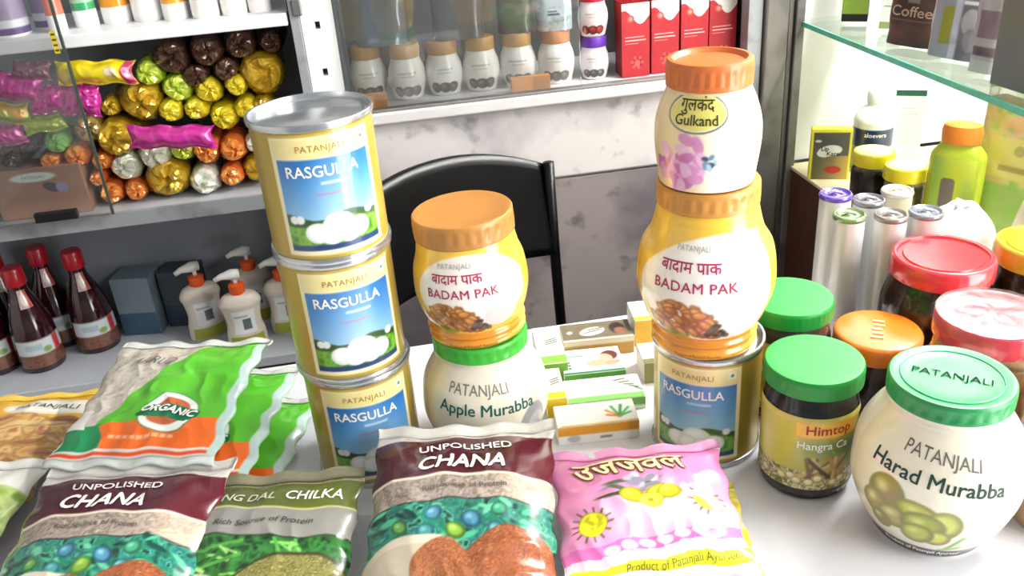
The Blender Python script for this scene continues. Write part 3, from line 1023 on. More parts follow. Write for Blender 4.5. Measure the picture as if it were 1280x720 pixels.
# ------------------------------------------------------------------ soft packets
FILM_BACK = mat('#cfcfcf', .3, var=.1, coat=.2)
def make_bag(name, label, cat, pm, yaw, tilt, B, art, seals=('#d8d8d6', '#d8d8d6'), group=None, pmat=None, roll=0.0):
    """pm: middle of the far seam (world), the packet runs towards the viewer from there"""
    yw, tl = math.radians(yaw), math.radians(tilt)
    eu = Vector((math.cos(yw), math.sin(yw), 0))
    ev = Vector((-math.sin(yw) * math.cos(tl), math.cos(yw) * math.cos(tl), math.sin(tl)))
    en = eu.cross(ev)
    c = Vector(pm) - ev * (B.l / 2) - en * (.45 * B.t)
    t = thing(name, label, cat, c, (tl, math.radians(roll), yw), group)
    t.rotation_mode = 'XYZ'
    lb = B.l / 2 - B.seal * .98
    # printed front
    bodyv = B(art.X, art.Y)
    P = bodyv.reshape(-1, 3)
    fr = mk('front_film', P.tolist(), grid_faces(len(art.x), len(art.y)), pmat or PRINT_FILM, t, True, art.rgba())
    nx = 28
    us = np.linspace(-B.w / 2, B.w / 2, nx)
    vs = np.linspace(-B.l / 2, B.l / 2, nx)
    U, Vv = np.meshgrid(us, vs)
    Pb = B.point(U, Vv, False).reshape(-1, 3)
    mk('back_film', Pb.tolist(), grid_faces(nx, nx, True), FILM_BACK, t, True)
    for sgn, col in ((1, seals[0]), (-1, seals[1])):
        us2 = np.linspace(-B.w / 2, B.w / 2, 40)
        vs2 = np.linspace(B.l / 2 - B.seal, B.l / 2, 4) * sgn
        U, Vv = np.meshgrid(us2, vs2)
        Q = B.point(U, Vv) + np.array([0, 0, .0016])
        Q = np.concatenate([Q.reshape(-1, 3), (Q - np.array([0, 0, .0032])).reshape(-1, 3)])
        n = 160
        Fq = grid_faces(40, 4, sgn < 0) + grid_faces(40, 4, sgn > 0, n)
        rim = list(range(40)) + [79, 119] + list(range(159, 119, -1)) + [80, 40]
        for i in range(len(rim)):
            a, b = rim[i], rim[(i + 1) % len(rim)]
            Fq.append((a, b, b + n, a + n))
        mk('seal', Q.tolist(), Fq, mat(col, .25, var=.15, coat=.3, scale=80), t)
    return t, fr

def stems(a, x0, x1, y0, y1, n, cols, wd, seed=1):
    r = random.Random(seed)
    for k in range(n):
        x = r.uniform(x0, x1)
        a.line((x, r.uniform(y0, y1)), (x + r.uniform(-.035, .035), r.uniform(y0, y1)), wd * r.uniform(.6, 1.3), cols[k % len(cols)])

def chana_art(w, l, seed, show=1.0):
    a = Art(w, l, 150, '#d6d4d0')
    T = l / 2
    bow = 0.006 * (2 * a.X / w) ** 2
    a.speck(a.sm(-(a.Y - T + .02)), ['#c9c7c4', '#e4e2df', '#b9b7b5'], .01, seed, .7)
    up = a.Y + bow
    a.put(a.sm(up - (T - .0145)), '#e9dccf')
    a.put(a.sm(up - (T - .016)), '#4a1626')
    a.put(a.sm(up - (T - .016)) * np.clip((a.X - w * .22) / (w * .1), 0, 1), '#5d1a28')
    a.put(a.sm(up - (T - .066)), '#f0e2cc')
    m = a.sm(up - (T - .069))
    a.speck(m, ['#8d7f78', '#a0938a', '#b4a598', '#7a6e68', '#c0b2a4'], .006, seed + 1)
    a.put(m * np.clip((a.X - w * .1) / (w * .25), 0, 1) * .5, '#eed3b8')
    a.put(a.sm(np.abs(up - (T - .094)) - .0008), '#1d2a2a')
    m = a.sm(up - (T - .0948))
    a.speck(m, ['#123c38', '#1d6a58', '#2f8f72', '#1f5f66', '#4fae8c', '#0f3a33'], .008, seed + 2)
    r = random.Random(seed)
    for k in range(46):
        x, y = r.uniform(-.5, .5) * w, T - r.uniform(.098, .138)
        a.ell(x, y, r.uniform(.004, .009), r.uniform(.0015, .003), ['#1a7a5c', '#46b48c', '#0d3d35', '#68c49a'][k % 4], rot=r.uniform(-1, 1))
    for x, y, rr, c, li, dk in ((-.02, -.1, .0075, '#4f93ad', '#9bd0de', '#22596c'), (.012, -.106, .0085, '#4d8fb0', '#9fd4e0', '#1d5366'), (-.028, -.117, .0075, '#3f8f96', '#8accc8', '#1d5860'),
                               (-.003, -.117, .0085, '#7fae3e', '#c0dc7c', '#3f6a22'), (.036, -.1, .007, '#3f9c78', '#8ad6b0', '#1c5a44'), (-.05, -.112, .007, '#63a850', '#a8d88c', '#2c6030'), (.03, -.118, .007, '#3c8a94', '#88ccd0', '#1b5058')):
        a.ball(x, T + y - .007, rr, rr, c, li, dk)
    # heaps and sack
    a.ell(.044, T - .158, .040, .037, '#6d2f1c')
    mm = a.mell(.044, T - .156, .039, .035)
    a.speck(mm, ['#8f4a2a', '#a05c36', '#7a3c22', '#b07244'], .003, seed + 4)
    a.box(.012, T - .30, .09, T - .166, '#7a2c1c')
    a.ell(-.035, T - .168, .052, .042, '#d9cfba')
    a.ell(-.035, T - .172, .047, .038, '#c5baa4')
    mm = a.mell(-.008, T - .175, .030, .045, .2)
    a.speck(mm, ['#9a5636', '#a86a44', '#874829', '#b67c54'], .003, seed + 6)
    mm = a.mell(.02, T - .21, .045, .025)
    a.speck(mm, ['#c48a68', '#d4a07c', '#b4744e'], .003, seed + 7)
    return a
SERIF_WHITE = mat('#f7f4f0', .45, var=.02)
def chana_words(fr, B, dx=0.0):
    T = B.l / 2
    put_text(fr, B, 'UNPOLISHED', dx, T - .0365, .0125, SERIF_WHITE, off=.0009, bold=.016, bend=-.9, width=.082)
    put_text(fr, B, 'CHANA', dx - .003, T - .0595, .0222, SERIF_WHITE, off=.0009, bold=.03, bend=-.9, width=.078)
    put_text(fr, B, 'Rich Source of Protein', dx, T - .083, .008, mat('#5a4a44', .5), off=.0008, bend=-.9)

BC = Bag(.160, .235, .044, 3, wr=1.0)
t, fr = make_bag('chana_packet', 'unpolished chana packet leaning on the jars, middle of the front row', 'packet', (.0365, .669, .822), -10.5, 15.0, BC, chana_art(.160, .235, 11), ('#d9d7d2', '#d9d7d2'), 'chana packets')
chana_words(fr, BC, .003)
BL2 = Bag(.165, .235, .020, 6)
t, fr = make_bag('chana_packet', 'chana packet mostly hidden beneath the left chana packet', 'packet', (-.219, .684, .790), -13, 4.0, BL2, chana_art(.165, .235, 31), ('#e2e0de', '#d9d7d2'), 'chana packets')
BL = Bag(.170, .24, .042, 8)
t, fr = make_bag('chana_packet', 'unpolished chana packet lying at the left front', 'packet', (-.254, .697, .815), -10.2, 10.0, BL, chana_art(.170, .24, 21), ('#d9d7d2', '#d9d7d2'), 'chana packets')
chana_words(fr, BL, -.008)

# moong dal packet
def moong_art(w, l):
    a = Art(w, l, 140, '#8d8a6a')
    T = l / 2
    a.speck(a.sm(-(a.Y - T + .016)), ['#8a866c', '#a5a184', '#757258'], .012, 2)
    a.put(a.sm(a.Y - (T - .015)), '#b9b88c')
    a.put(a.sm(a.Y - (T - .0165)), '#57612f')
    a.put(a.sm(a.Y - (T - .0165)) * np.clip(np.sin((a.X / w + .1) * 4), 0, 1) * .5, '#6c7a2c')
    wave = .003 * np.sin(a.X / w * 7)
    a.put(a.sm(a.Y + wave - (T - .049)), '#c9cf8a')
    a.put(a.sm(a.Y + wave - (T - .051)), '#8f8d88')
    a.put(a.sm(a.Y + wave - (T - .080)), '#26321c')
    m = a.sm(a.Y + wave - (T - .0815))
    a.speck(m, ['#0e2615', '#1d5524', '#327a32', '#183f1e'], .008, 7)
    stems(a, -.08, .05, T - .085, T - .125, 34, ['#7cc45c', '#4f9f42', '#a4dc80', '#2f7a32'], .0028, 5)
    a.ell(.045, T - .150, .062, .052, '#3a3a1c')
    a.speck(a.mell(.045, T - .151, .061, .050), ['#75703a', '#8f8a4c', '#5f5a2c', '#a39d5c'], .0025, 9)
    a.ell(-.05, T - .155, .055, .042, '#cfc6a4')
    a.ell(-.04, T - .165, .04, .035, '#b3a67e')
    a.speck(a.mell(-.02, T - .175, .045, .035), ['#6d3a24', '#8a5232', '#4f2a1c'], .003, 3)
    return a
BM = Bag(.168, .22, .038, 12)
t, fr = make_bag('dal_packet', 'olive green moong dal chilka packet between the two chana packets', 'packet', (-.140, .672, .801), -8.5, 11.0, BM, moong_art(.168, .22), ('#8d8a70', '#8d8a70'))
T = .11
put_text(fr, BM, 'MOONG DAL', -.026, T - .041, .0135, mat('#c9c8b0', .5), off=.0009, bold=.016, shear=.15, width=.078)
put_text(fr, BM, 'CHILKA', .047, T - .041, .0165, SERIF_WHITE, off=.0009, bold=.02, width=.050)
put_text(fr, BM, 'Rich Source of Protein', .008, T - .069, .0085, mat('#2a2a26', .5), off=.0008, width=.085)

# organic rice packets, three in a pile
def organic_art(w, l):
    a = Art(w, l, 150, '#5ab82c')
    T = l / 2
    a.put(np.clip((a.X + a.Y) / .1, 0, 1) * .4, '#48b018')
    a.poly([(-w / 2, T), (w * .17, T), (-w * .30, -l * .24), (-w / 2, -l * .24)], '#bdb5a8')
    mk_ = np.zeros(a.X.shape)
    ins = (a.X < (w * .17 + (a.Y - T) * (w * .47) / (l * .74))) & (a.Y > -l * .24)
    a.speck(ins.astype(float), ['#a8a198', '#cfc8be', '#bdb6ac', '#dcd6cc'], .007, 5, .8)
    a.put(np.exp(-((a.X + .05) / .04) ** 2) * .0, '#ffffff')
    a.poly([(-w / 2, -l * .24), (-w * .26, -l * .24), (-w * .20, -l * .42), (-w / 2, -l * .42)], '#0d8a52')
    a.poly([(-w / 2, -l * .12), (-w * .40, -l * .12), (-w * .36, -l * .26), (-w / 2, -l * .26)], '#e8e6e2')
    a.poly([(-w * .27, -l * .25), (w / 2, -l * .20), (w / 2, -l * .42), (-w * .21, -l * .42)], '#ee6a1c')
    for k in range(9):
        a.box(-w * .2 + k * w * .045, -l * .345, -w * .165 + k * w * .045, -l * .325, '#f6c8a8', .8)
    a.below(-l * .40, '#d8dcd8')
    a.box(-w / 2, -l * .435, w / 2, -l * .415, '#d8481c')
    a.box(-w * .5, -l * .465, w * .5, -l * .445, '#2f3a36', .7)
    a.box(w * .445, -l / 2, w / 2, l / 2, '#b9d0ce')
    # round emblem
    cx_, cy_ = w * .13, -l * .18
    a.ell(cx_, cy_, .0275, .0255, '#1f6e4c')
    a.ell(cx_, cy_, .0265, .0245, '#eef2ec')
    a.ell(cx_, cy_, .0195, .0175, '#c2603a')
    a.poly([(cx_ - .031, cy_ - .003), (cx_ - .02, cy_ + .010), (cx_ + .030, cy_ + .004), (cx_ + .031, cy_ - .004), (cx_ + .019, cy_ - .0115), (cx_ - .029, cy_ - .005)], '#15734c')
    return a
OW, OL = .160, .187
OART = organic_art(OW, OL)
GO = 'organic rice packets'
def organic(label, c, yaw, tilt, t_, seed):
    B = Bag(OW, OL, t_, seed, wr=1.35, seal=.009)
    yw = math.radians(yaw)
    pm = (c[0] - math.sin(yw) * OL / 2, c[1] + math.cos(yw) * OL / 2, c[2] + math.sin(math.radians(tilt)) * OL / 2)
    t, fr = make_bag('rice_packet', label, 'packet', pm, yaw, tilt, B, OART, ('#cfd2d0', '#c9d2d0'), GO)
    put_text(fr, B, 'ORGANIC', OW * .13, -OL * .195, .0108, SERIF_WHITE, off=.0016, bold=.035, shear=.12, rot=-.10, width=.056)
    put_text(fr, B, 'AARUD', -OW * .14, OL * .20, .018, mat('#4c4644', .5), off=.0022, shear=.2, rot=.04, width=.045)
    return t
organic('bottom organic packet of the pile, green corner showing beside the can stack', (-.205, .772, .7625), -14, 0, .03, 41)
organic('middle organic packet of the pile, its right side showing', (-.222, .776, .7965), -13, 1.5, .032, 42)
organic('top organic packet of the pile with a beige, green and orange print', (-.246, .779, .829), -12.5, 5.5, .027, 43)

# gold snack packet at the far left
def gold_art(w, l):
    a = Art(w, l, 120, '#d9a83c')
    T = l / 2
    a.put(np.clip((a.Y - T + .06) / .04, 0, 1) * np.clip(-a.X / w + .3, 0, 1), '#f2d04a')
    m = a.sm(a.Y - (T - .055 + .006 * np.sin(a.X * 60)))
    a.speck(m, ['#b98a4c', '#cfa866', '#9f7440', '#dcbc84', '#a8683c'], .014, 4)
    r = random.Random(5)
    for k in range(26):
        x, y = r.uniform(-.5, .5) * w, T - r.uniform(.06, .15)
        a.ell(x, y, r.uniform(.010, .022), r.uniform(.004, .008), ['#c99a5a', '#8f5a3c', '#dcb880', '#a87050', '#b3a070'][k % 5], rot=r.uniform(-.5, .5), op=.8)
        a.line((x - .012, y - .004), (x + .012, y + .002), .0012, '#5c4026', .7)
    a.ell(w * .28, T - .036, .047, .0175, '#f0ede2')
    a.ell(w * .28, T - .036, .044, .0155, '#c9c4b4')
    a.ell(w * .28, T - .036, .043, .0145, '#ece9df')
    return a
BG = Bag(.195, .185, .03, 15, seal=.01)
t, fr = make_bag('snack_packet', 'golden yellow snack packet with a white oval emblem at the left', 'packet', (-.443, .926, .772), -9, 0.5, BG, gold_art(.195, .185), ('#e8c452', '#caa050'))
put_text(fr, BG, 'PATANJALI', .195 * .28, .0925 - .0405, .0125, mat('#4f4a3c', .5), off=.0009, width=.066)

# white and green packet at the lower left edge
def green_art(w, l):
    a = Art(w, l, 90, '#f0f0ea')
    T = l / 2
    m = a.sm(a.Y - (T - .055 + .012 * np.sin(a.X * 30)))
    a.speck(m, ['#8fae4c', '#a9c468', '#c4d692', '#7a9a3e'], .012, 6)
    m = a.sm(a.Y - (T - .115))
    a.put(m, '#e4e6d2')
    return a
BW = Bag(.155, .2, .04, 19)
make_bag('white_packet', 'white packet with a pale green print at the lower left edge', 'packet', (-.4275, .774, .795), -14, 7.0, BW, green_art(.155, .2), ('#f2f2ee', '#f2f2ee'))

# pink detergent packets
def pink_art(w, l):
    a = Art(w, l, 150, '#e48cbc')
    T = l / 2
    a.put(np.clip(1 - np.abs(a.Y - T + .05) / .08, 0, 1) * .35, '#d884b4')
    a.Y = a.Y + .006
    a.put(np.exp(-((a.X - .01) / .05) ** 2 - ((a.Y + .012) / .022) ** 2) * .85, '#f6d8e8')
    r = random.Random(2)
    for k in range(9):
        an = r.uniform(-.5, .6)
        a.ell(-.012 + r.uniform(-.03, .02), .016 + r.uniform(-.008, .014), .014, .0022, ['#3d4a34', '#56634a', '#8a8a94'][k % 3], rot=an)
    for k in range(8):
        a.ell(-.005 + r.uniform(-.012, .012), .024 + r.uniform(-.004, .006), .006, .0035, ['#b9b4c4', '#8f8aa0', '#d8d4de'][k % 3], rot=r.uniform(-1, 1))
    for x, y in ((-.010, .008), (.012, .009), (.022, .008)):
        a.ball(x, y, .011, .0085, '#d3c92a', '#ece66a', '#9a9420')
    a.ell(.004, .003, .0105, .0075, '#b8b020')
    a.ell(.004, .003, .0095, .0066, '#e6e050')
    a.ell(.004, .003, .0025, .0018, '#a8a020')
    def sun(x, y, rr, col):
        for k in range(14):
            an = 2 * PI * k / 14
            a.line((x, y), (x + math.cos(an) * rr * 1.5, y + math.sin(an) * rr * 1.35), .0016, '#55502a')
        a.ell(x, y, rr * 1.05, rr * .98, '#8a8420')
        a.ell(x, y, rr, rr * .93, col)
        for k in range(8):
            a.ell(x + r.uniform(-.6, .6) * rr, y + r.uniform(-.6, .6) * rr, rr * .25, rr * .12, '#b8b010', rot=k)
    sun(-.050, -.014, .0115, '#e8e41c')
    sun(.050, .0, .010, '#dede3c')
    for k in range(10):
        a.ell(.048 + r.gauss(0, .006), .012 + r.gauss(0, .003), .006, .003, ['#d9cfdc', '#b9b4c8', '#efe6ee'][k % 3], rot=k)
    a.poly([(-w / 2, -.036), (w / 2, -.024), (w / 2, -.033), (-w / 2, -.045)], '#dd6fb4')
    for k in range(6):
        a.ell(-.035 + k * .015, -.0385 + k * .0018, .0065, .0032, '#fbeef6')
    a.poly([(-w / 2, -.045), (w / 2, -.033), (w / 2, -l), (-w / 2, -l)], '#f6d3e6')
    a.poly([(-w / 2, -.052), (w / 2, -.042), (w / 2, -l), (-w / 2, -l)], '#e8e02c')
    a.Y = a.Y - .006
    return a
PW, PL = .152, .142
BP2 = Bag(.156, .142, .022, 26, seal=.008)
def yellow_art(w, l):
    a = Art(w, l, 80, '#f0dc3c')
    a.speck(a.mbox(-w / 2, -l / 2, w / 2, l / 2), ['#f4ec9a', '#f0dc3c', '#f6f2d8', '#e8c830'], .014, 3)
    a.ell(w * .40, -.018, .012, .012, '#e0cc1c')
    a.ell(w * .40, -.018, .004, .004, '#8a7a14')
    return a
make_bag('detergent_packet', 'yellow packet peeking out under the pink packet', 'packet', (.190, .614, .7605), -9, 0, BP2, yellow_art(.156, .142), ('#f4e86a', '#f4e86a'))
BP = Bag(PW, PL, .034, 23, wr=1.2, seal=.010)
t, fr = make_bag('detergent_packet', 'pink detergent packet with yellow lemons and suns on its print', 'packet', (.178, .623, .802), -7.0, 8.5, BP, pink_art(PW, PL), ('#eaa2cb', '#f2c4de'))
CREAM_INK = mat('#f3e0b0', .45, var=.03)
put_text(fr, BP, 'उजजवल', -.008, .0285, .031, mat('#8a5a2c', .5), off=.0008, bold=.055, width=.101)
put_text(fr, BP, 'उजजवल', -.008, .0285, .031, CREAM_INK, off=.0014, bold=.018, width=.097)
put_text(fr, BP, 'Product of Patanjali Ayurved', .018, -.0590, .0078, mat('#5a6a1c', .5), off=.0012, rot=.06)

# ------------------------------------------------------------------ soap cartons
def carton(label, x0, x1, y0, y1, h, yaw, top, front, right=None, cat='carton', group='soap cartons on the table', z=TZ, name='soap_carton', face=None, back='#e6e2d6'):
    cx_, cy_ = (x0 + x1) / 2, (y0 + y1) / 2
    w, d = x1 - x0, y1 - y0
    t = thing(name, label, cat, (cx_, cy_, z), (0, 0, math.radians(yaw)), group)
    box('box_body', -w / 2, w / 2, -d / 2, d / 2, 0, h, mat(back, .45, var=.05), t, .0012)
    tp = label_patch('top_print', t, Flat((0, 0, h), (1, 0, 0), (0, 1, 0), (0, 0, 1)), top(w, d), PRINT_PAPER, .0003) if top else None
    fp = label_patch('front_print', t, Flat((0, -d / 2, h / 2), (1, 0, 0), (0, 0, 1), (0, -1, 0)), front(w, h), PRINT_PAPER, .0003) if front else None
    return t, tp, fp
def A(w, h, col, n=56):
    return Art(w * .985, h * .97, n, col)
def top_leaf(w, d):
    a = A(w, d, '#d9d9d4')
    for k, (dx, dy, c) in enumerate(((-.012, .004, '#d0782c'), (-.006, .010, '#2f8a3c'), (.004, .011, '#1f7a34'), (.011, .006, '#2f9a4a'), (.012, -.002, '#3f8a3c'), (-.012, -.004, '#c0602c'))):
        a.line((w * .28, -d * .25), (w * .28 + dx, -d * .25 + dy + .008), .0028, c)
    a.box(-w * .45, d * .25, -w * .1, d * .30, '#b4b4b4')
    a.box(-w * .45, -d * .5, w * .5, -d * .44, '#e6a52c')
    return a
def front_orange(w, h):
    a = A(w, h, '#eceae4')
    a.box(-w / 2, 0, w / 2, h / 2, '#e69a20')
    a.box(w * .02, -h * .28, w * .16, -h * .18, '#6a5a4a')
    a.ell(-w * .3, -h * .2, w * .08, h * .2, '#b9b4b4')
    return a
def top_stripes(w, d):
    a = A(w, d, '#e2e6dc')
    a.put(a.sm(a.Y + d * .28), '#78b85c')
    for k in range(5):
        a.line((w * .16 + k * .005, d * .28 - k * .004), (w * .30 + k * .004, d * .34 - k * .006), .0022, '#38463a')
    a.box(-w * .4, d * .15, -w * .05, d * .20, '#a8aca4')
    a.box(-w * .4, d * .02, -w * .1, d * .05, '#b8bcb4')
    return a
def front_green(w, h):
    a = A(w, h, '#5fa848')
    a.box(-w / 2, -h / 2, w / 2, -h * .15, '#e6ece0')
    return a
def top_lady(w, d):
    a = A(w, d, '#e8e8e4')
    a.put(np.clip(1 - (a.X + w * .5) / (w * .4), 0, 1) * .4, '#a8d0c8')
    a.ell(w * .10, -d * .12, w * .20, d * .14, '#d9a890', rot=.1)
    a.ell(w * .30, d * .14, w * .14, d * .20, '#5a2c20', rot=-.5)
    a.ell(w * .24, d * .06, w * .10, d * .17, '#dcae96', rot=.6)
    a.ell(w * .33, -d * .16, w * .14, d * .09, '#d09a82', rot=.3)
    a.box(-w / 2, -d * .5, w / 2, -d * .42, '#1f7a58')
    a.box(-w * .42, d * .18, -w * .12, d * .24, '#7a9a92')
    for y in (-.02, -.14, -.26):
        a.ell(-w * .38, d * y, w * .03, d * .04, '#4a4a48')
    return a
def top_brown(w, d):
    a = A(w, d, '#6f6350')
    a.ell(w * .30, d * .05, w * .11, d * .32, '#2c1c16')
    a.ell(w * .33, -d * .12, w * .08, d * .2, '#8a5a42')
    a.ell(-w * .06, -d * .02, w * .18, d * .22, '#f0f0ea', rot=.25)
    a.line((-w * .18, -d * .1), (w * .06, d * .05), .002, '#3a3a34')
    a.line((-w * .12, d * .05), (w * .08, d * .15), .002, '#3a3a34')
    a.ell(-w * .38, 0, w * .04, d * .08, '#d9d4c4')
    a.box(-w / 2, -d * .5, w / 2, -d * .42, '#e6e2d4')
    return a
def front_tan(w, h):
    a = A(w, h, '#b98a3c')
    a.box(-w / 2, h * .2, w / 2, h / 2, '#e6dfc8')
    return a
def top_plain(c1, c2):
    def f(w, d):
        a = A(w, d, c1)
        a.put(a.sm(a.Y + d * .30), c2)
        for k in range(3):
            a.line((-w * .1, d * .1 - k * .004), (w * .3, d * .16 - k * .004), .0018, '#4a5a44')
        return a
    return f
def front_plain(c):
    return lambda w, h: A(w, h, c)
carton('soap carton with a leaf sprig and an orange stripe, nearest the pink packet', .129, .211, .706, .744, .021, -5, top_leaf, front_orange)
carton('white and green soap carton with slanted stripes, second row', .150, .232, .752, .796, .015, -5, top_stripes, front_green)
carton('soap carton showing a reclining woman on its top', .158, .226, .803, .854, .017, -5, top_lady, front_green)
carton('brown soap carton with a portrait, at the back of the soap cartons', .170, .252, .862, .902, .022, -5, top_brown, front_tan)
carton('white and yellow soap carton lying behind the single gold can', .256, .304, .868, .915, .034, -5, top_plain('#efece2', '#e8b83c'), front_plain('#e2b23a'))
carton('pale soap carton with a black print half hidden by the round jar', .243, .300, .790, .832, .026, -5, top_plain('#d8d8d0', '#77774a'), front_plain('#8a8a4c'))
carton('narrow green and white soap carton lying lengthwise at the left rear', .135, .1655, .816, .898, .028, -4, top_plain('#dfe4d8', '#84c048'), front_plain('#84c048'))
carton('narrow white and yellow soap carton beside the apple murabba jar', .1275, .1485, .75, .808, .028, -4, top_plain('#ece8d8', '#f0cc20'), front_plain('#f0cc20'))
# folded white paper lying behind the organic packets
pp = thing('paper_sheet', 'folded white paper lying between the organic packets and the can stack', 'paper', (-.125, .80, TZ), (0, 0, math.radians(-12)))
for k, (dx, dy, sz, z) in enumerate(((0, .06, .075, 0), (.01, -.02, .08, .0012))):
    n = 14
    U, Vv = np.meshgrid(np.linspace(-sz / 2, sz / 2, n), np.linspace(-.07, .07, n))
    Z = .001 + z + .004 * np.abs(vnoise(U * 40 + k, Vv * 30, 3 + k) - .5)
    P = np.stack([U + dx, Vv + dy, Z], -1).reshape(-1, 3)
    P2 = P - np.array([0, 0, .0008])
    Fq = grid_faces(n, n) + grid_faces(n, n, True, n * n)
    mk('leaf', np.concatenate([P, P2]).tolist(), Fq, mat('#d3d6de', .5, var=.04), pp)

# ================================================================== LEFT SHELVES
# ------------------------------------------------------------------ foil wrapped rolls piled with their gathered ends to the front
def foil(col, rough=.26):
    key = ('foil', col, rough)
    if key in MATS:
        return MATS[key]
    m, nt, bs = base_mat('foil_' + col.strip('#'))
    c = L(col)
    n = noise_node(nt, 45, 4)
    nt.links.new(mix_rgb(nt, n.outputs['Fac'], tuple(x * .72 for x in c[:3]) + (1,), tuple(min(1, x * 1.2) for x in c[:3]) + (1,)), bs.inputs['Base Color'])
    bs.inputs['Roughness'].default_value = rough
    bs.inputs['Metallic'].default_value = .35
    bs.inputs['Coat Weight'].default_value = .5
    bs.inputs['Coat Roughness'].default_value = .15
    v = nt.nodes.new('ShaderNodeTexVoronoi')
    v.inputs['Scale'].default_value = 70
    tc = nt.nodes.new('ShaderNodeTexCoord')
    nt.links.new(tc.outputs['Object'], v.inputs['Vector'])
    add_bump(nt, bs, v.outputs['Distance'], .5, .004)
    MATS[key] = m
    return m
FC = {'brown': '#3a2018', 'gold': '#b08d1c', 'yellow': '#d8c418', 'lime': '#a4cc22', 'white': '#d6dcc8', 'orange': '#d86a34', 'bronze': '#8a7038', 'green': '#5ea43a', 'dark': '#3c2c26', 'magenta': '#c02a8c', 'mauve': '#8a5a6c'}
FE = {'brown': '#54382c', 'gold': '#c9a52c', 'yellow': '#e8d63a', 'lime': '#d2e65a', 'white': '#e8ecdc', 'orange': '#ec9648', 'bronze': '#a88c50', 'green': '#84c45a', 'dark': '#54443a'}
def make_roll(label, x, z, r, c, seed, ln=.11):
    rnd = random.Random(seed)
    t = thing('snack_roll', label, 'snack roll', (x, 1.535 + rnd.uniform(0, .012), z - r), (0, 0, rnd.uniform(-.08, .08)), 'foil snack rolls piled on the shelf')
    sg = 22
    ph = rnd.uniform(0, 6)
    def ring(rr, y, amp):
        out = []
        for k in range(sg):
            a = 2 * PI * k / sg
            q = rr * (1 + 1.6 * amp * math.sin(3 * a + ph) + amp * 1.2 * math.sin(9 * a + 2 * ph)) * (0.985 if k % 2 else 1.0)
            out.append((q * math.cos(a) * 1.02, y, q * math.sin(a) * .97 + r))
        return out
    V, Fc = [], []
    for rr, y, am in ((.82, .0, .03), (.97, .008, .03), (.97, .03, .02), (.97, ln * .6, .02), (.95, ln - .01, .03), (.6, ln, .03)):
        V += ring(r * rr, y, am)
    def faces(n0, nr):
        for j in range(nr - 1):
            for k in range(sg):
                k2 = (k + 1) % sg
                yield (n0 + j * sg + k2, n0 + j * sg + k, n0 + (j + 1) * sg + k, n0 + (j + 1) * sg + k2)
    Fc = list(faces(0, 6))
    Fc.append(tuple(5 * sg + k for k in range(sg)))
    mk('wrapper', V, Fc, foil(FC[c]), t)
    # crumpled, gathered end
    V, rows = [], 6
    off1, off2 = rnd.uniform(-.25, .25) * r, rnd.uniform(-.25, .25) * r
    nf = rnd.choice((3, 4, 5))
    for j in range(rows):
        q = j / (rows - 1)
        rr = r * (.84 * (1 - q) + .04)
        for k in range(sg):
            a = 2 * PI * k / sg
            fold = math.sin(nf * a + ph + 1.5 * q) * .16 + math.sin((nf + 4) * a + 2.3 * ph - 2 * q) * .08 + rnd.uniform(-.06, .06)
            y = -.004 - .26 * r * math.sin(q * PI * .75) + fold * r * math.sin(q * PI) + (.18 * r if j == rows - 1 else 0)
            V.append((rr * math.cos(a + .3 * q) + off1 * q, y, rr * math.sin(a + .3 * q) + r + off2 * q))
    V[:sg] = ring(r * .84, 0.001, .03)
    Fc = [(j * sg + (k + 1) % sg, j * sg + k, (j + 1) * sg + k, (j + 1) * sg + (k + 1) % sg)[::-1] for j in range(rows - 1) for k in range(sg)]
    Fc.append(tuple((rows - 1) * sg + k for k in range(sg)))
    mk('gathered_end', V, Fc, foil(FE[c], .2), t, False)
    return t
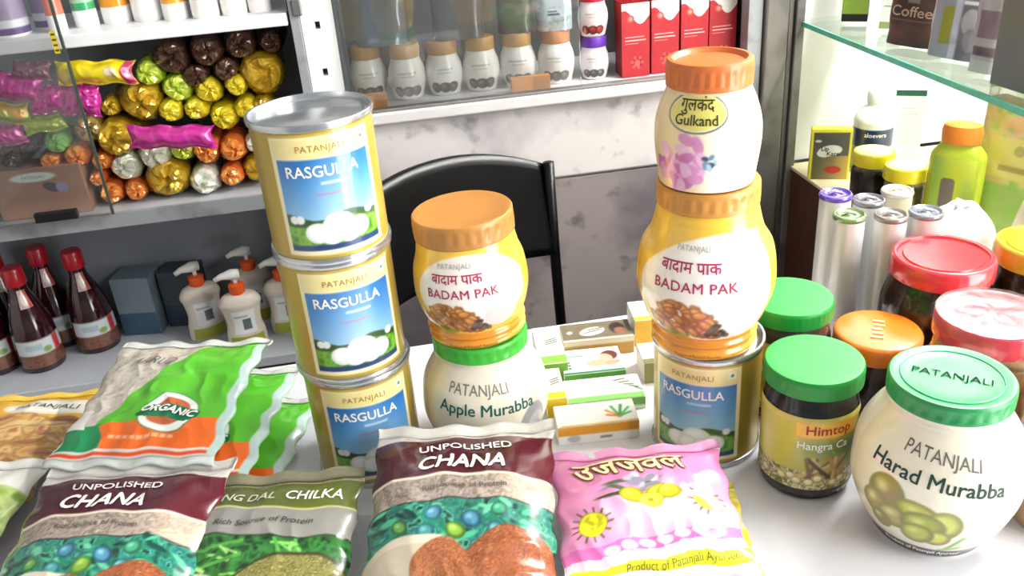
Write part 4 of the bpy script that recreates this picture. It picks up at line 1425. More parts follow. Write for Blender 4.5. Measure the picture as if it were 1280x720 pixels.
ROLLS = [
    (-0.322, 1.006, 0.0284, 'brown', 'dark brown foil roll at the left of the top row, above the lime rolls'),
    (-0.292, 0.972, 0.0215, 'brown', 'dark brown foil roll tucked under the others, above the round yellow end'),
    (-0.266, 1.010, 0.0259, 'brown', 'dark brown foil roll second from the left in the top row'),
    (-0.242, 0.976, 0.0215, 'brown', 'dark brown foil roll just left of the big top gold roll'),
    (-0.212, 1.014, 0.0255, 'brown', 'dark brown foil roll above the big gold roll on the right'),
    (-0.162, 1.012, 0.0197, 'brown', 'small dark brown foil roll in the top right corner of the shelf'),
    (-0.184, 0.963, 0.0352, 'gold', 'big gold foil roll at the top right of the pile'),
    (-0.230, 0.949, 0.0178, 'yellow', 'small yellow foil roll touching the big top gold roll'),
    (-0.193, 0.910, 0.0174, 'gold', 'small gold foil roll right under the big top gold roll'),
    (-0.362, 0.985, 0.0221, 'lime', 'lime green foil roll right of the long yellow packet'),
    (-0.325, 0.955, 0.0245, 'lime', 'lime green foil roll with a white glint below the brown rolls'),
    (-0.388, 0.940, 0.0340, 'gold', 'big round gold foil roll just under the long yellow packet'),
    (-0.276, 0.945, 0.0212, 'yellow', 'yellow foil roll under the brown rolls in the middle'),
    (-0.342, 0.920, 0.0190, 'yellow', 'yellow foil roll above the left half of the long magenta packet'),
    (-0.303, 0.918, 0.0190, 'yellow', 'yellow foil roll above the right half of the long magenta packet'),
    (-0.262, 0.897, 0.0228, 'yellow', 'bright yellow foil roll at the right tip of the long magenta packet'),
    (-0.222, 0.908, 0.0200, 'yellow', 'bright yellow foil roll partly behind the top can, upper right'),
    (-0.440, 0.884, 0.0320, 'gold', 'big gold foil roll at the left tip of the long magenta packet'),
    (-0.388, 0.846, 0.0260, 'white', 'round white foil roll below the long magenta packet'),
    (-0.342, 0.850, 0.0205, 'lime', 'lime green foil roll below the middle of the long magenta packet'),
    (-0.302, 0.843, 0.0225, 'orange', 'orange foil roll below the right end of the long magenta packet'),
    (-0.258, 0.842, 0.0220, 'orange', 'orange foil roll beside the top can, under the bright yellow roll'),
    (-0.221, 0.846, 0.0160, 'white', 'small white foil roll close to the top can'),
    (-0.270, 0.796, 0.0193, 'orange', 'small dull orange foil roll on the shelf, right of the cream roll'),
    (-0.228, 0.799, 0.0222, 'gold', 'gold foil roll at the lower right, next to the top can'),
    (-0.440, 0.832, 0.0250, 'white', 'white foil roll above the two red orange rolls'),
    (-0.377, 0.8045, 0.0357, 'gold', 'big gold foil roll resting on the shelf front'),
    (-0.315, 0.7935, 0.0248, 'white', 'cream white foil roll resting on the shelf front'),
    (-0.474, 0.7895, 0.0205, 'orange', 'red orange foil roll on the shelf, right of the brown carton'),
    (-0.433, 0.7885, 0.0192, 'orange', 'red orange foil roll on the shelf, left of the big gold roll'),
    (-0.480, 0.905, 0.0240, 'bronze', 'bronze foil roll below the magenta packets'),
    (-0.533, 0.890, 0.0210, 'green', 'green foil roll below the lime packet'),
    (-0.553, 0.858, 0.0180, 'orange', 'orange foil roll peeking over the left of the brown carton'),
    (-0.511, 0.862, 0.0205, 'orange', 'orange foil roll over the right of the brown carton'),
    (-0.474, 0.848, 0.0160, 'orange', 'small orange foil roll between the white roll and brown carton'),
    (-0.437, 0.936, 0.0160, 'gold', 'small gold foil roll between the magenta packet and big gold roll'),
    (-0.200, 0.868, 0.0170, 'yellow', 'yellow foil roll mostly hidden behind the top can'),
    (-0.487, 0.820, 0.0130, 'orange', 'tiny orange foil roll right above the carton corner'),
    (-0.610, 0.874, 0.0211, 'dark', 'dark foil roll at the left edge above the brown carton'),
    (-0.576, 0.894, 0.0170, 'dark', 'dark foil roll left of the green roll'),
]
for i, (x, z, r, c, lab) in enumerate(ROLLS):
    make_roll(lab, x, z, r * 1.08, c, 100 + i)

# ------------------------------------------------------------------ flat packets lying across the pile
def make_flat(label, x, z, w, h, col, rotdeg, seed, y=1.515, tail=None):
    B = Bag(w, h, min(.03, h * .8), seed, seal=.003, wr=1.5, pinch=.08)
    cols = {'magenta': '#b8288a', 'yellow': '#e2cc1a', 'lime': '#a8c42c', 'orangelime': '#c8a43a', 'mauve': '#8a5a6c'}
    a = Art(w, h, 60, cols[col])
    if col == 'magenta':
        for k in range(5):
            u = -w / 2 + w * (k + .5) / 5
            a.box(u - .002, -h / 2, u + .002, h / 2, '#d870b8', .35)
    if col == 'yellow':
        a.box(w * .36, -h / 2, w / 2, h / 2, '#a82a58')
        a.ell(w * .22, -h * .02, .009, .009, '#b4a46c')
        a.ell(w * .22, -h * .02, .0065, .0065, '#d8c8a8')
        a.poly([(-w / 2, h / 2), (-w * .38, h / 2), (-w / 2, 0)], '#b8a414')
        a.poly([(-w / 2, -h / 2), (-w * .38, -h / 2), (-w / 2, 0)], '#b8a414')
    if col == 'orangelime':
        a.put(a.sm(a.Y), '#9cb82c')
        a.ell(w * .32, 0, .008, .008, '#d8a02c')
    t = thing('snack_packet', label, 'packet', (x, y, z), (math.radians(82), math.radians(rotdeg) * -1, 0), 'flat snack packets on the pile')
    t.rotation_euler = (Matrix.Rotation(math.radians(80), 4, 'X') @ Matrix.Rotation(math.radians(-rotdeg), 4, 'Z')).to_euler()
    P = B(a.X, a.Y).reshape(-1, 3)
    mk('front_film', P.tolist(), grid_faces(len(a.x), len(a.y)), print_mat(.22, .6, .2, .2, 50), t, True, a.rgba())
    U, Vv = np.meshgrid(np.linspace(-w / 2, w / 2, 20), np.linspace(-h / 2, h / 2, 12))
    mk('back_film', B.point(U, Vv, False).reshape(-1, 3).tolist(), grid_faces(20, 12, True), foil(cols[col]), t)
    return t
FLATS = [
    (-0.343, 0.884, 0.14, 0.038, 'magenta', 6, 'long bright magenta packet lying across the middle of the pile'),
    (-0.432, 1.000, 0.122, 0.037, 'yellow', 5, 'long yellow packet with a magenta tail at the top of the pile'),
    (-0.556, 0.992, 0.079, 0.043, 'magenta', 14, 'magenta packet at the upper left behind the glass'),
    (-0.513, 0.966, 0.057, 0.044, 'magenta', 2, 'short magenta packet in the middle of the magenta packets'),
    (-0.464, 0.960, 0.060, 0.050, 'magenta', 8, 'crinkled magenta packet just below the long yellow packet'),
    (-0.585, 0.953, 0.08, 0.033, 'orangelime', 10, 'orange and lime packet at the left edge'),
    (-0.533, 0.928, 0.068, 0.026, 'lime', -4, 'narrow lime green packet under the magenta packets'),
    (-0.592, 0.918, 0.06, 0.034, 'magenta', 0, 'lower magenta packet at the left edge'),
    (-0.525, 1.012, 0.058, 0.030, 'mauve', 8, 'dull mauve packet at the top left of the pile'),
]
for i, (x, z, w, h, c, ro, lab) in enumerate(FLATS):
    make_flat(lab, x, z, w, h, c, ro, 60 + i)

# brown carton behind the sliding glass
t = thing('snack_carton', 'brown snack carton with a pale oval emblem on the snack shelf', 'carton', (-.578, 1.555, .768))
box('box_body', -.073, .073, -.03, .03, 0, .086, mat('#96705c', .5, var=.15), t, .0015)
S = Flat((0, -.03, .043), (1, 0, 0), (0, 0, 1), (0, -1, 0))
a = Art(.143, .083, 90, '#9a7260')
a.put(np.clip((a.Y + .02) / .05, 0, 1), '#8d6a58')
a.put(np.clip(-(a.Y + .01) / .03, 0, 1), '#c0957c')
a.ell(-.005, .028, .036, .008, '#c4cfcb')
a.ell(.02, .008, .014, .008, '#403c40', rot=-.4)
a.ell(.036, .006, .010, .009, '#8a84ac')
lb = label_patch('front_print', t, S, a, PRINT_PAPER)
put_text(lb, S, 'PATANJALI', -.005, .0255, .0075, mat('#6d7a78', .5))

# sliding glass in front of the left shelves
gl = thing('sliding_glass', 'sliding glass pane with a black pull in front of the snack packets', 'glass pane', (-.84, 1.487, .772))
box('pane', -.41, .375, -.002, .002, 0, 1.1, pane_mat('sliding_glass', (0.985, 0.99, 0.988, 1), 0.6, 0.03, 0.02), gl)
box('pane_edge', .375, .379, -.0025, .0025, 0, 1.1, mat('#39463f', .3), gl)
box('pull_handle', .258, .325, -.014, -.002, .004, .020, mat('#0c0b0c', .4), gl, .002)
a = Art(.008, .034, 12, '#d2b81e')
for k in range(4):
    a.box(-.003, -.014 + k * .008, .003, -.011 + k * .008, '#3a3410')
label_patch('tape_strip', gl, Flat((.367, -.0022, .285), (1, 0, 0), (0, 0, 1), (0, -1, 0)), a, PRINT_PAPER)

# ------------------------------------------------------------------ bottles standing on the upper left shelf
def make_bottle(label, x, y, r, bands, h=.16, z=1.063, cap='#e8e8e8', group='bottles on the upper left shelf'):
    t = thing('plastic_bottle', label, 'bottle', (x, y, z), (0, 0, face_cam(x, y)), group)
    prof = spl([(r * .9, 0), (r, .003), (r, h * .3), (r, h * .62), (r * .8, h * .74), (r * .5, h * .80), (r * .48, h * .84)])
    lathe('body', prof, mat('#efefec', .35, coat=.2), t, 40)
    S = Rev([(p[0], p[1]) for p in prof], r)
    a = Art(r * 2.8, h * .58, 50, bands[0], v0=.004)
    for z0, z1, c in bands[1:]:
        a.box(-r * 2, z0, r * 2, z1, c)
    label_patch('label', t, S, a, PRINT)
    lathe('cap', [(r * .56, h * .82), (r * .58, h * .83), (r * .56, h - .002), (r * .5, h), (.001, h)], mat(cap, .35), t, 32)
    return t
TOP = [
    (-.553, 1.555, .028, ['#d9dde0', (.0, .014, '#5a3a7a'), (.026, .08, '#9a8aa8')], 'clear and purple based bottle at the left end of the upper shelf'),
    (-.505, 1.595, .024, ['#e2e4e8', (.0, .014, '#5c3c8c'), (.026, .08, '#8a7a9a')], 'purple based bottle second from the left on the upper shelf'),
    (-.480, 1.545, .0135, ['#f0f0f0', (.026, .06, '#d8705a')], 'slim white bottle with a red label, third from the left'),
    (-.443, 1.572, .018, ['#f4f4f4', (.026, .038, '#2f9a5c'), (.038, .08, '#9ac8a8')], 'white bottle with a green band on the upper shelf'),
    (-.397, 1.583, .0235, ['#f6f6f4', (.026, .08, '#e8961e')], 'wide white bottle with an orange label, left of the plain white one'),
    (-.346, 1.572, .0245, ['#f8f8f8'], 'plain white bottle in the middle of the upper shelf'),
    (-.301, 1.553, .0195, ['#f6f6f4', (.026, .08, '#e8a02c')], 'white bottle with an orange label just right of the plain white one'),
    (-.253, 1.543, .0215, ['#f6f6f4', (.03, .08, '#e08a2c')], 'white bottle with a low orange label, second orange one to the right'),
    (-.208, 1.545, .0205, ['#f0f2ea', (.026, .035, '#6fa83c'), (.035, .08, '#c4d8a8')], 'white bottle with a green leaf label near the upright'),
    (-.168, 1.545, .018, ['#f4eef0', (.026, .08, '#c0406a')], 'white bottle with a pink label next to the upright'),
]
for x, y, r, b, lab in TOP:
    make_bottle(lab, x, y, r, b)

# ------------------------------------------------------------------ dark syrup bottles on the low shelf
def make_syrup(label, x, y):
    t = thing('syrup_bottle', label, 'bottle', (x, y, .45), (0, 0, face_cam(x, y, 8)), 'dark red syrup bottles on the low shelf')
    r, h = .040, .205
    prof = spl([(r * .9, 0), (r, .004), (r, h * .16), (r * .97, h * .36), (r * .86, h * .5), (r * .62, h * .66), (r * .43, h * .76), (r * .40, h * .84)])
    lathe('body', prof, mat('#2a0a12', .12, var=.2, coat=.8), t, 48)
    S = Rev([(p[0], p[1]) for p in prof], r)
    a = Art(.10, .058, 50, '#4a2a20', v0=.012)
    a.below(.038, '#6a4030')
    a.speck(a.mbox(-.05, .012, .05, .038), ['#4a2a1c', '#7a4a34', '#5a3828'], .008, 3)
    a.box(-.05, .038, .05, .068, '#c4ccd0')
    a.box(-.03, .048, 0, .060, '#9ab0b8', .8)
    a.box(.022, .038, .036, .068, '#b02a34')
    a.ell(.008, .046, .008, .006, '#7a9a4c')
    label_patch('label', t, S, a, PRINT, label='grey and red printed label')
    a = Art(.035, .034, 24, '#c9a8a4', v0=h * .63)
    a.ell(0, h * .71, .012, .012, '#e4dcd8')
    a.box(.006, h * .63, .018, h * .8, '#b04a48')
    label_patch('neck_label', t, S, a, PRINT)
    lathe('cap', [(r * .46, h * .83), (r * .48, h * .84), (r * .46, h - .003), (r * .40, h), (.001, h)], mat('#b01424', .3, coat=.3), t, 32)
make_syrup('dark syrup bottle with a red cap, front one cut by the left edge', -.784, 1.612)
make_syrup('dark syrup bottle with a red cap, nearest the front of the low shelf', -.700, 1.602)
make_syrup('dark syrup bottle with a red cap, behind the other two on the right', -.684, 1.690)
make_syrup('rightmost dark red syrup bottle on the low shelf', -.608, 1.648)
make_syrup('dark syrup bottle half hidden at the back left of the low shelf', -.769, 1.694)
# ------------------------------------------------------------------ teal and blue cartons in the shade
def plain_carton(name, label, cat, x, y, z, w, d, h, yaw, cols, group=None, art=None):
    t = thing(name, label, cat, (x, y, z), (0, 0, math.radians(yaw)), group)
    box('box_body', -w / 2, w / 2, -d / 2, d / 2, 0, h, mat(cols[0], .45, var=.1), t, .0015)
    S = Flat((0, -d / 2, h / 2), (1, 0, 0), (0, 0, 1), (0, -1, 0))
    a = art(w, h) if art else A(w, h, cols[0])
    if not art:
        a.box(-w / 2, -h * .5, w / 2, -h * .1, cols[1])
    lb = label_patch('front_print', t, S, a, PRINT_PAPER)
    return t, S, lb
plain_carton('blue_carton', 'dim blue grey carton right of the syrup bottles', 'carton', -.522, 1.69, .45, .075, .06, .125, -10, ('#70808a', '#35526a'), 'shaded cartons on the low shelf')
plain_carton('blue_carton', 'dark navy carton beside the pump bottles', 'carton', -.437, 1.70, .45, .075, .055, .12, -10, ('#3a4650', '#20344c'), 'shaded cartons on the low shelf')
# ------------------------------------------------------------------ pump bottles
def make_pump(label, x, y, extra):
    t = thing('pump_bottle', label, 'bottle', (x, y, .45), (0, 0, face_cam(x, y, extra)), 'hand wash pump bottles')
    h = .112
    prof = spl([(.034, 0), (.037, .004), (.036, h * .25), (.032, h * .45), (.035, h * .68), (.039, h * .82), (.030, h * .95), (.014, h)])
    lathe('body', prof, mat('#d6cdc0', .35, var=.05, coat=.2), t, 48, sy=.6)
    S = Rev([(p[0], p[1]) for p in prof], .037, 1.0, .6)
    a = Art(.072, h * .8, 60, '#d6cdc0', v0=.003)
    a.below(.026, '#9aa02c')
    a.box(-.024, .032, .024, .080, '#e6e8e8')
    a.box(-.004, .040, .014, .062, '#5a6a6e')
    a.box(-.02, .066, .008, .070, '#a8b0b4')
    label_patch('label', t, S, a, PRINT)
    lathe('collar', [(.0135, h - .002), (.0145, h), (.0145, h + .016), (.011, h + .018), (.001, h + .018)], mat('#e05a1c', .4), t, 28)
    V, Fc = tube_geo([(0, 0, h + .017), (0, 0, h + .030)], .004, 12)
    mk('stem', V, Fc, mat('#e8e6e2', .35), t)
    V, Fc = tube_geo([(.010, 0, h + .036), (-.004, 0, h + .037), (-.024, 0, h + .036), (-.036, 0, h + .031)], [.009, .0105, .006, .0045], 14)
    mk('pump_head', V, Fc, mat('#e8e6e2', .3, coat=.2), t)
make_pump('white pump bottle with an orange collar, left one on the low shelf', -.393, 1.625, 10)
make_pump('white pump bottle with an orange collar, nearest the front', -.311, 1.565, 0)
make_pump('white pump bottle partly hidden behind the middle gold can', -.232, 1.600, 0)
make_pump('white pump bottle at the rear between the other pumps', -.300, 1.668, 0)

# ================================================================== MIDDLE CABINET
def make_small_jar(label, x, y, z, r, h, lidc, bodyc='#e2deda', pic='#4a4036', group='white jars with tan lids', lid_r=.8):
    t = thing('white_jar', label, 'jar', (x, y, z), (0, 0, face_cam(x, y)), group)
    prof = spl([(r * .72, 0), (r * .8, .002), (r * .84, h * .08), (r * .97, h * .28), (r, h * .42), (r * .95, h * .56), (r * .82, h * .69), (r * lid_r * .95, h * .76)])
    lathe('body', prof, mat(bodyc, .35, var=.04, coat=.2), t, 48)
    S = Rev([(p[0], p[1]) for p in prof], r)
    a = Art(r * 2.6, h * .62, 56, bodyc, v0=h * .04)
    for k, (dx, s) in enumerate(((-.55, .3), (.0, .36), (.5, .32))):
        a.ball(dx * r, h * .17, r * s, h * .10, pic, '#9a8a70', '#2a2420')
    a.box(-r * .5, h * .50, r * .5, h * .525, '#8a8a88', .8)
    a.box(-r * .35, h * .44, r * .4, h * .46, '#9a9a98', .8)
    label_patch('label', t, S, a, PRINT)
    lr = r * lid_r
    lathe('lid', [(lr * .98, h * .76), (lr, h * .775), (lr, h * .97), (lr * .95, h), (.001, h)], mat(lidc, .45, var=.08), t, 48)
LZ = .889
names = ['leftmost', 'second', 'third', 'fourth', 'fifth', 'rightmost']
for i, (x, y) in enumerate(((-.012, 1.60), (.054, 1.575), (.119, 1.575), (.185, 1.575), (.251, 1.575), (.318, 1.565))):
    lab = ('%s white jar with a tan lid in the row behind the cabinet glass' % names[i]) if i in (0, 5) else ('%s white tan lidded jar from the left in the cabinet row' % names[i])
    make_small_jar(lab, x, y, LZ, .0325, .092, '#b08448' if i != 5 else '#b87440')
make_small_jar('small white jar with a purple lid, lower of two beside the red cartons', .386, 1.562, LZ, .0265, .074, '#5c2a9a', '#d8d4d8', '#3c3838', 'stacked small jars', .86)
make_small_jar('small white and red jar stacked on the purple lid', .386, 1.562, LZ + .0742, .0265, .078, '#c81c3a', '#e8d8d4', '#b4202c', 'stacked small jars', .86)
# pouches standing on the jar lids
def pouch(name, label, x, y, z, w, h, d, yaw, col, art=None, rough=.3, metal=0.0, group=None, cat='pouch', tilt=0.0):
    """stand-up pouch: wide flat foot, narrowing to a flat seam at the top"""
    t = thing(name, label, cat, (x, y, z), (math.radians(tilt), 0, math.radians(yaw)), group)
    nx, nz = 26, 26
    seed = int(abs(x * 1000)) % 97
    def surf(U, V, off=0.0, sgn=-1):
        U, V = np.asarray(U, float), np.asarray(V, float)
        q = np.clip(V / h, 0, 1)
        th = d / 2 * np.clip(1 - q, 0, 1) ** .55 * np.clip(1 - (2 * U / w) ** 4, 0, 1) ** .5 + .0008
        wr = .0022 * (vnoise(U * 60 + seed, V * 60, seed) - .5) + .0015 * np.sin(V * 130 + U * 60 + seed) * (np.abs(2 * U / w) ** 2)
        return np.stack([U, sgn * (th + wr * .8 + off), V], -1)
    a = art(w, h) if art else Art(w, h, 40, col, v0=0)
    pm_ = print_mat(rough, .4, metal, .15, 60)
    S = lambda U, V, off=0.0: surf(U, V, off, -1)
    fr = mk('front_film', S(a.X, a.Y).reshape(-1, 3).tolist(), grid_faces(len(a.x), len(a.y)), pm_, t, True, a.rgba())
    U, Vv = np.meshgrid(np.linspace(-w / 2, w / 2, nx), np.linspace(0, h, nz))
    mk('back_film', surf(U, Vv, 0, 1).reshape(-1, 3).tolist(), grid_faces(nx, nz, True), mat(col, rough, metal), t)
    us = np.linspace(-w / 2, w / 2, nx)
    A0, B0 = surf(us, us * 0, 0, -1), surf(us, us * 0, 0, 1)
    V = np.concatenate([A0, B0]).tolist()
    mk('foot', V, [(i + 1, i, i + nx, i + 1 + nx) for i in range(nx - 1)], mat(col, rough, metal), t, False)
    box('top_seal', -w / 2, w / 2, -.0014, .0014, h - .012, h, mat(col, rough, metal), t)
    return t, S, fr
JT = LZ + .0925
GP = 'pouches standing on the jar lids'
pouch('dark_pouch', 'bluish grey glossy pouch on the left jars of the glass cabinet', .021, 1.59, JT, .088, .15, .045, -2, '#5c6874', None, .2, .2, GP)
pouch('dark_pouch', 'dark grey pouch on the third and fourth jars', .152, 1.575, JT, .088, .15, .045, -4, '#3f3d3e', None, .3, 0, GP)
pouch('dark_pouch', 'dark olive pouch on the fifth jar', .251, 1.575, JT, .062, .15, .042, -6, '#3a3524', None, .35, 0, GP)
def silver(w, h):
    a = Art(w, h, 60, '#b8ccd8', v0=0)
    a.below(.018, '#7c8688')
    a.speck(a.mbox(-w / 2, 0, w / 2, .04), ['#8a969a', '#c4d4dc', '#a8b8c0'], .01, 2, .7)
    a.box(-.012, .026, .008, .029, '#2a3844')
    a.box(-.012, .031, .004, .0335, '#4a5864')
    return a
pouch('silver_pouch', 'crumpled silver pouch on the rightmost tan lidded jar', .318, 1.563, JT, .062, .15, .045, -8, '#b8ccd8', silver, .2, .3, GP)
# orange tags at the glass
for x, w, lab in ((-.010, .048, 'small orange tag box in front of the leftmost white jar'), (.262, .068, 'small orange tag box in front of the fifth white jar')):
    t = thing('tag_box', lab, 'tag', (x, 1.523, LZ), (0, 0, 0), 'orange tags on the ledge')
    box('box_body', -w / 2, w / 2, -.008, .008, 0, .025, mat('#d8861c', .5, var=.08), t, .001)
    a = Art(w * .98, .024, 30, '#e0901e')
    a.box(w * .05, -.012, w / 2, .012, '#b8741e')
    label_patch('front_print', t, Flat((0, -.008, .0125), (1, 0, 0), (0, 0, 1), (0, -1, 0)), a, PRINT_PAPER)
# red cartons
def red_art(w, h):
    a = Art(w * .985, h * .985, 70, '#b01c28')
    a.put(np.clip(.5 - a.Y / h, 0, 1) * .5, '#8a1018')
    top = h * .5 - h * .19 - .012 * np.sin((a.X / w + .12) * 5.5)
    a.put(a.sm(-(a.Y - top)), '#e6e2de')
    a.ell(-w * .18, h * .29, .0065, .0065, '#b84a44')
    a.ell(-w * .18, h * .29, .0035, .0035, '#d88a7c')
    a.box(-w * .38, h * .04, w * .30, h * .052, '#e8b4b0')
    a.box(-w * .38, -h * .005, w * .36, h * .008, '#f0d4d0')
    a.box(-w * .38, -h * .045, w * .10, -h * .036, '#d88a88')
    a.ell(w * .05, -h * .30, .010, .010, '#7a0c14')
    a.ell(w * .05, -h * .31, .005, .006, '#d8504c')
    for k in range(6):
        a.ell(w * .05 + .009 * math.cos(k), -h * .30 + .009 * math.sin(k), .003, .003, '#e06a60', op=.6)
    return a
rl_ = ['leftmost of the four red cartons in the cabinet', 'second red carton from the left in the cabinet', 'third red carton from the left in the cabinet', 'rightmost of the four red cartons, next to the grey post']
for i, x in enumerate((.4535, .508, .563, .6165)):
    plain_carton('red_carton', rl_[i], 'carton', x, 1.552 + .004 * i, LZ, .0505, .045, .128, 0, ('#8a1018', '#8a1018'), 'red cartons in the cabinet', red_art)

# ================================================================== RIGHT COUNTER
CZ = .70
def lip_art(w, h):
    a = Art(w * .99, h * .99, 80, '#e8dc3c')
    a.box(-w * .44, -h * .5, w * .44, h * .44, '#55534e')
    m = a.mbox(-w * .44, -h * .5, w * .44, -h * .02)
    a.put(m * np.clip((a.X + w * .35) / w, 0, 1), '#d8b04c')
    a.put(m * np.clip(-a.X / w + .2, 0, 1) * .8, '#77702c')
    a.ell(w * .08, -h * .30, w * .20, h * .075, '#a82a1c')
    a.ell(-w * .02, h * .08, w * .30, h * .11, '#e6e4de', rot=.15)
    a.ell(-w * .18, h * .02, w * .16, h * .07, '#e6e4de', rot=-.1)
    a.ell(-w * .32, h * .27, w * .08, h * .025, '#d8d4cc')
    return a
t, S, lb = plain_carton('lip_carton', 'yellow and charcoal carton at the left end of the counter', 'carton', .772, 1.412, CZ, .068, .022, .092, -22, ('#e2d63c', '#e2d63c'), None, lip_art)
put_text(lb, S, 'Lip', -.010, .0075, .011, BLACK_INK, bold=.02)
put_text(lb, S, 'Kare', .004, -.0015, .011, BLACK_INK, bold=.02)
# white and navy bottle
t = thing('lotion_bottle', 'white bottle with a navy aloevera label behind the yellow carton', 'bottle', (.857, 1.425, CZ), (0, 0, face_cam(.857, 1.425, 0)))
prof = spl([(.030, 0), (.034, .003), (.034, .03), (.034, .082), (.033, .098), (.024, .112), (.014, .120), (.013, .128)])
lathe('body', prof, mat('#f0f0ee', .3, coat=.3), t, 48)
S = Rev([(p[0], p[1]) for p in prof], .034)
a = Art(.10, .078, 70, '#f0f0ee', v0=.006)
a.box(-.05, .05, .05, .083, '#17305c')
a.poly([(-.05, .006), (.0, .006), (.012, .05), (-.05, .05)], '#8aa84c')
a.poly([(-.03, .006), (-.022, .006), (-.004, .05), (-.012, .05)], '#2a2c2a')
lb = label_patch('label', t, S, a, PRINT)
put_text(lb, S, 'aloevera', .006, .070, .011, WHITE_INK, bold=.012)
lathe('cap', [(.0145, .124), (.015, .126), (.015, .142), (.013, .145), (.001, .145)], mat('#f0f0ee', .35), t, 32)
# white carton with a dark green top
def wc_art(w, h):
    a = Art(w * .985, h * .985, 50, '#e6e6e2')
    a.box(-w / 2, h * .42, w / 2, h / 2, '#17523e')
    for k in range(7):
        a.box(-w * .3, h * (.26 - .07 * k), w * (.3 if k % 2 else .2), h * (.27 - .07 * k), '#b4b0b0' if k > 1 else '#d89a94')
    return a
plain_carton('white_carton', 'upright white carton with a dark green top edge on the counter', 'carton', .925, 1.43, CZ, .050, .035, .142, -28, ('#e4e4e0', '#e4e4e0'), None, wc_art)
# two jars with yellow caps
def yellow_cap_jar(label, x, y, fill):
    t = thing('balm_jar', label, 'jar', (x, y, CZ), (0, 0, face_cam(x, y)), 'yellow capped jars on the counter')
    prof = spl([(.026, 0), (.031, .003), (.0325, .02), (.0325, .05), (.031, .062), (.027, .068)])
    lathe('body', prof, clear_plastic(), t, 48)
    V, Fc = lathe_geo([(.024, .003), (.030, .008), (.030, .054), (.001, .055)], 40)
    mk('filling', V, Fc, mat(fill, .4, var=.5, scale=80, bump=.4), t)
    lathe('cap', [(.031, .067), (.033, .068), (.033, .086), (.0315, .0885), (.028, .089)], mat('#e6d31c', .35, coat=.2), t, 48, cap1=False)
    lathe('cap_disc', [(.028, .089), (.027, .0886), (.001, .0886)], mat('#eeeab8', .4), t, 48, cap0=False)
yellow_cap_jar('yellow capped jar with a dark filling, left of the pair', .782, 1.288, '#2c1a14')
yellow_cap_jar('yellow capped jar with a pale filling, right of the pair', .793, 1.212, '#8a7a58')
# yellow green squeeze bottle with an orange cap
t = thing('squeeze_bottle', 'yellow green bottle with an orange cap in the bright cabinet', 'bottle', (.835, 1.150, CZ), (0, 0, face_cam(.835, 1.15, -4)))
prof = spl([(.034, 0), (.038, .004), (.039, .03), (.039, .10), (.037, .122), (.027, .136), (.025, .14)])
lathe('body', prof, mat('#b8c832', .25, var=.1, coat=.3, sss=.2), t, 48, sy=.55)
S = Rev([(p[0], p[1]) for p in prof], .039, 1, .55)
a = Art(.07, .11, 60, '#c4d030', v0=.008)
a.put(np.clip(-(a.X) / .03, 0, 1), '#a4cc5c')
a.put(np.exp(-((a.X - .02) / .012) ** 2 - ((a.Y - .06) / .03) ** 2), '#7a9a1c')
d = np.maximum(np.abs(a.X + .008) - .006, np.abs(a.Y - .068) - .016)
a.put(a.sm(np.hypot(np.maximum(np.abs(a.X + .008) - .004, 0), np.maximum(np.abs(a.Y - .065) - .018, 0)) - .006), '#77706a')
label_patch('label', t, S, a, PRINT)
lathe('cap', [(.024, .139), (.027, .14), (.028, .156), (.026, .166), (.020, .168), (.001, .168)], mat('#ee8a2c', .4), t, 40, sy=.7)
# printed pouches farther right
def green_pouch(w, h):
    a = Art(w, h, 70, '#b8c878', v0=0)
    a.speck(a.mbox(-w / 2, 0, w / 2, h), ['#9ab45c', '#c8c87a', '#d8b88a', '#a8c078'], .02, 4)
    a.box(-w * .35, h * .40, w * .38, h * .68, '#d8cc78')
    a.ell(0, h * .6, .008, .008, '#b0a868')
    a.box(-w * .2, h * .45, w * .12, h * .49, '#a89a58')
    a.ell(-w * .05, h * .78, .016, .012, '#d8b07c')
    a.put(a.sm(a.Y - h * .36), '#8ab858', .7)
    return a
def white_pouch(w, h):
    a = Art(w, h, 70, '#dcd8d4', v0=0)
    a.box(-w * .42, h * .55, -w * .30, h * .66, '#8a8684')
    a.ell(w * .10, h * .42, .034, .03, '#e0784c')
    a.speck(a.mell(-w * .2, h * .12, .05, .03), ['#c4a048', '#8a7a3c', '#b09a58'], .008, 7)
    a.box(-w * .45, h * .70, w * .4, h * .90, '#c8d8b4')
    return a
pouch('green_pouch', 'pale green printed pouch leaning in the right cabinet', .915, 1.115, CZ, .13, .215, .05, -62, '#b8c878', green_pouch, .3, 0)
pouch('white_pouch', 'white printed pouch with an orange patch at the right edge', .905, .970, CZ, .12, .205, .05, -62, '#dcd8d4', white_pouch, .3, 0)
# white pouch and cream bottle on the table by the red lid
t = thing('cloth_bag', 'plain white rounded bag standing behind the big red lid', 'bag', (.640, .862, TZ), (0, 0, 0))
V, Fc = lathe_geo(spl([(.036, 0), (.042, .006), (.045, .04), (.044, .08), (.038, .105), (.024, .122), (.008, .128), (.001, .129)]), 40)
V = [(x * (1 + .05 * math.sin(3 * math.atan2(y, x) + 40 * z)), y * (1 + .05 * math.sin(4 * math.atan2(y, x) + 30 * z)) * .8, z + .004 * math.sin(5 * math.atan2(y, x)) * (z / .13)) for x, y, z in V]
mk('sack', V, Fc, mat('#f2f2f0', .6, var=.03), t)
V, Fc = tube_geo([(-.008, -.004, .126), (0, -.010, .131), (.010, 0, .128), (0, .009, .131), (-.008, -.004, .127)], .0025, 8)
mk('drawstring', V, Fc, mat('#c9c8c4', .6), t)
t = thing('cream_bottle', 'cream conical bottle at the right edge behind the yellow lid', 'bottle', (.688, .800, TZ), (0, 0, 0))
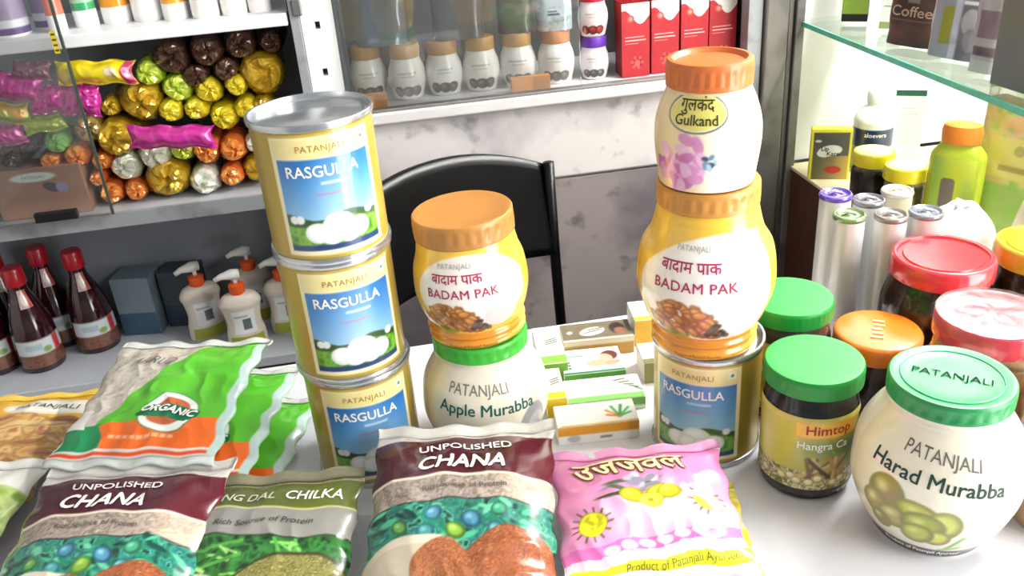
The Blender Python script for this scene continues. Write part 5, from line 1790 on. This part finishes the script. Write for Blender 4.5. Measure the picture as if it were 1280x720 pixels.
lathe('body', spl([(.026, 0), (.028, .004), (.028, .05), (.024, .11), (.016, .15), (.012, .165)]), mat('#f2ead0', .35, coat=.2), t, 40)
lathe('cap', [(.0125, .163), (.014, .165), (.013, .18), (.001, .181)], mat('#f4f0e4', .35), t, 32)

# ------------------------------------------------------------------ things on the glass shelf
GZ = .963
def blk_art(w, h):
    a = Art(w * .985, h * .985, 40, '#1f201c')
    a.box(-w * .5, -h * .40, w * .5, -h * .22, '#8aa83c')
    a.box(-w * .5, -h * .5, w * .5, -h * .42, '#0f100e')
    return a
t, S, lb = plain_carton('black_carton', 'black carton with a lime band at the far end of the glass shelf', 'carton', .822, 1.462, GZ, .042, .04, .13, -32, ('#1c1c1a', '#1c1c1a'), None, blk_art)
label_patch('side_print', t, Flat((-.021, 0, .065), (0, -1, 0), (0, 0, 1), (-1, 0, 0)), A(.04, .13, '#d8d8d6', 20), PRINT_PAPER)
def wh_art(w, h):
    a = Art(w * .985, h * .985, 40, '#e2e4e0')
    a.box(-w / 2, -h / 2, w / 2, -h * .40, '#8aa060')
    a.box(-w * .35, -h * .20, w * .4, -h * .19, '#5a5a5a')
    a.box(-w * .1, -.002, w * .25, .003, '#6a6a6a')
    return a
plain_carton('white_carton', 'white carton with a sage green base beside the coffee pack', 'carton', .842, 1.378, GZ, .036, .036, .12, -42, ('#e0e2de', '#e0e2de'), None, wh_art)
def coffee_art(w, h):
    a = Art(w, h, 70, '#3a1a12', v0=0)
    a.speck(a.mbox(-w / 2, 0, w / 2, h), ['#2c120c', '#44211a', '#3a1a14'], .02, 3)
    a.put(np.exp(-((a.Y - .024) / .012) ** 2) * .6, '#5a3430')
    a.ell(-w * .2, .016, .010, .006, '#6a2c22', op=.7)
    a.box(-w * .1, .062, w * .12, .09, '#8a8478', .8)
    a.box(-w * .36, .0365, w * .36, .0378, '#8a6a5a')
    return a
t, S, fr = pouch('coffee_pack', 'dark brown coffee pack on the glass shelf', .812, 1.262, GZ, .088, .15, .045, -66, '#3a1a12', coffee_art, .3, 0)
put_text(fr, S, 'Coffee', 0, .043, .021, mat('#c4a890', .4), off=.0016, bold=.008, width=.068)
def lilac_art(w, h):
    a = Art(w, h, 60, '#9a9aa8', v0=0)
    a.box(-w * .5, 0, -w * .42, h, '#dcdce4')
    a.box(-w * .25, .02, -w * .05, .07, '#9a9a3c')
    a.box(-w * .05, 0, w * .06, h, '#c4c8dc')
    a.box(w * .08, .0, w * .5, .11, '#6d6a78')
    a.ell(w * .25, .052, w * .16, .018, '#b0aeb4')
    a.ell(w * .28, .028, w * .12, .016, '#8d8a92')
    a.box(w * .08, .075, w * .5, .08, '#e8e8ec')
    return a
pouch('lilac_pouch', 'clear pouch with lilac and olive contents on the glass shelf', .818, 1.166, GZ, .088, .15, .035, -68, '#9a9aa8', lilac_art, .15, .1)
def mauve_art(w, h):
    a = Art(w, h, 40, '#b4aeb4', v0=0)
    a.box(-w * .3, .045, w * .4, .08, '#8a7480')
    a.box(-w * .35, .022, w * .35, .034, '#6a5c66')
    a.below(.016, '#c4c2c4')
    return a
pouch('grey_pouch', 'narrow grey and mauve pouch beside the grey board', .806, 1.083, GZ, .046, .15, .03, -68, '#b4aeb4', mauve_art, .15, .1)
def gb_art(w, h):
    a = Art(w * .985, h * .985, 40, '#77777a')
    a.put(np.exp(-((a.Y + .01) / .02) ** 2) * .25, '#8a8450')
    return a
plain_carton('grey_board', 'large plain grey box at the upper right corner on the glass shelf', 'box', .795, .955, GZ, .15, .03, .19, -84, ('#77777a', '#6a6a6c'), None, gb_art)
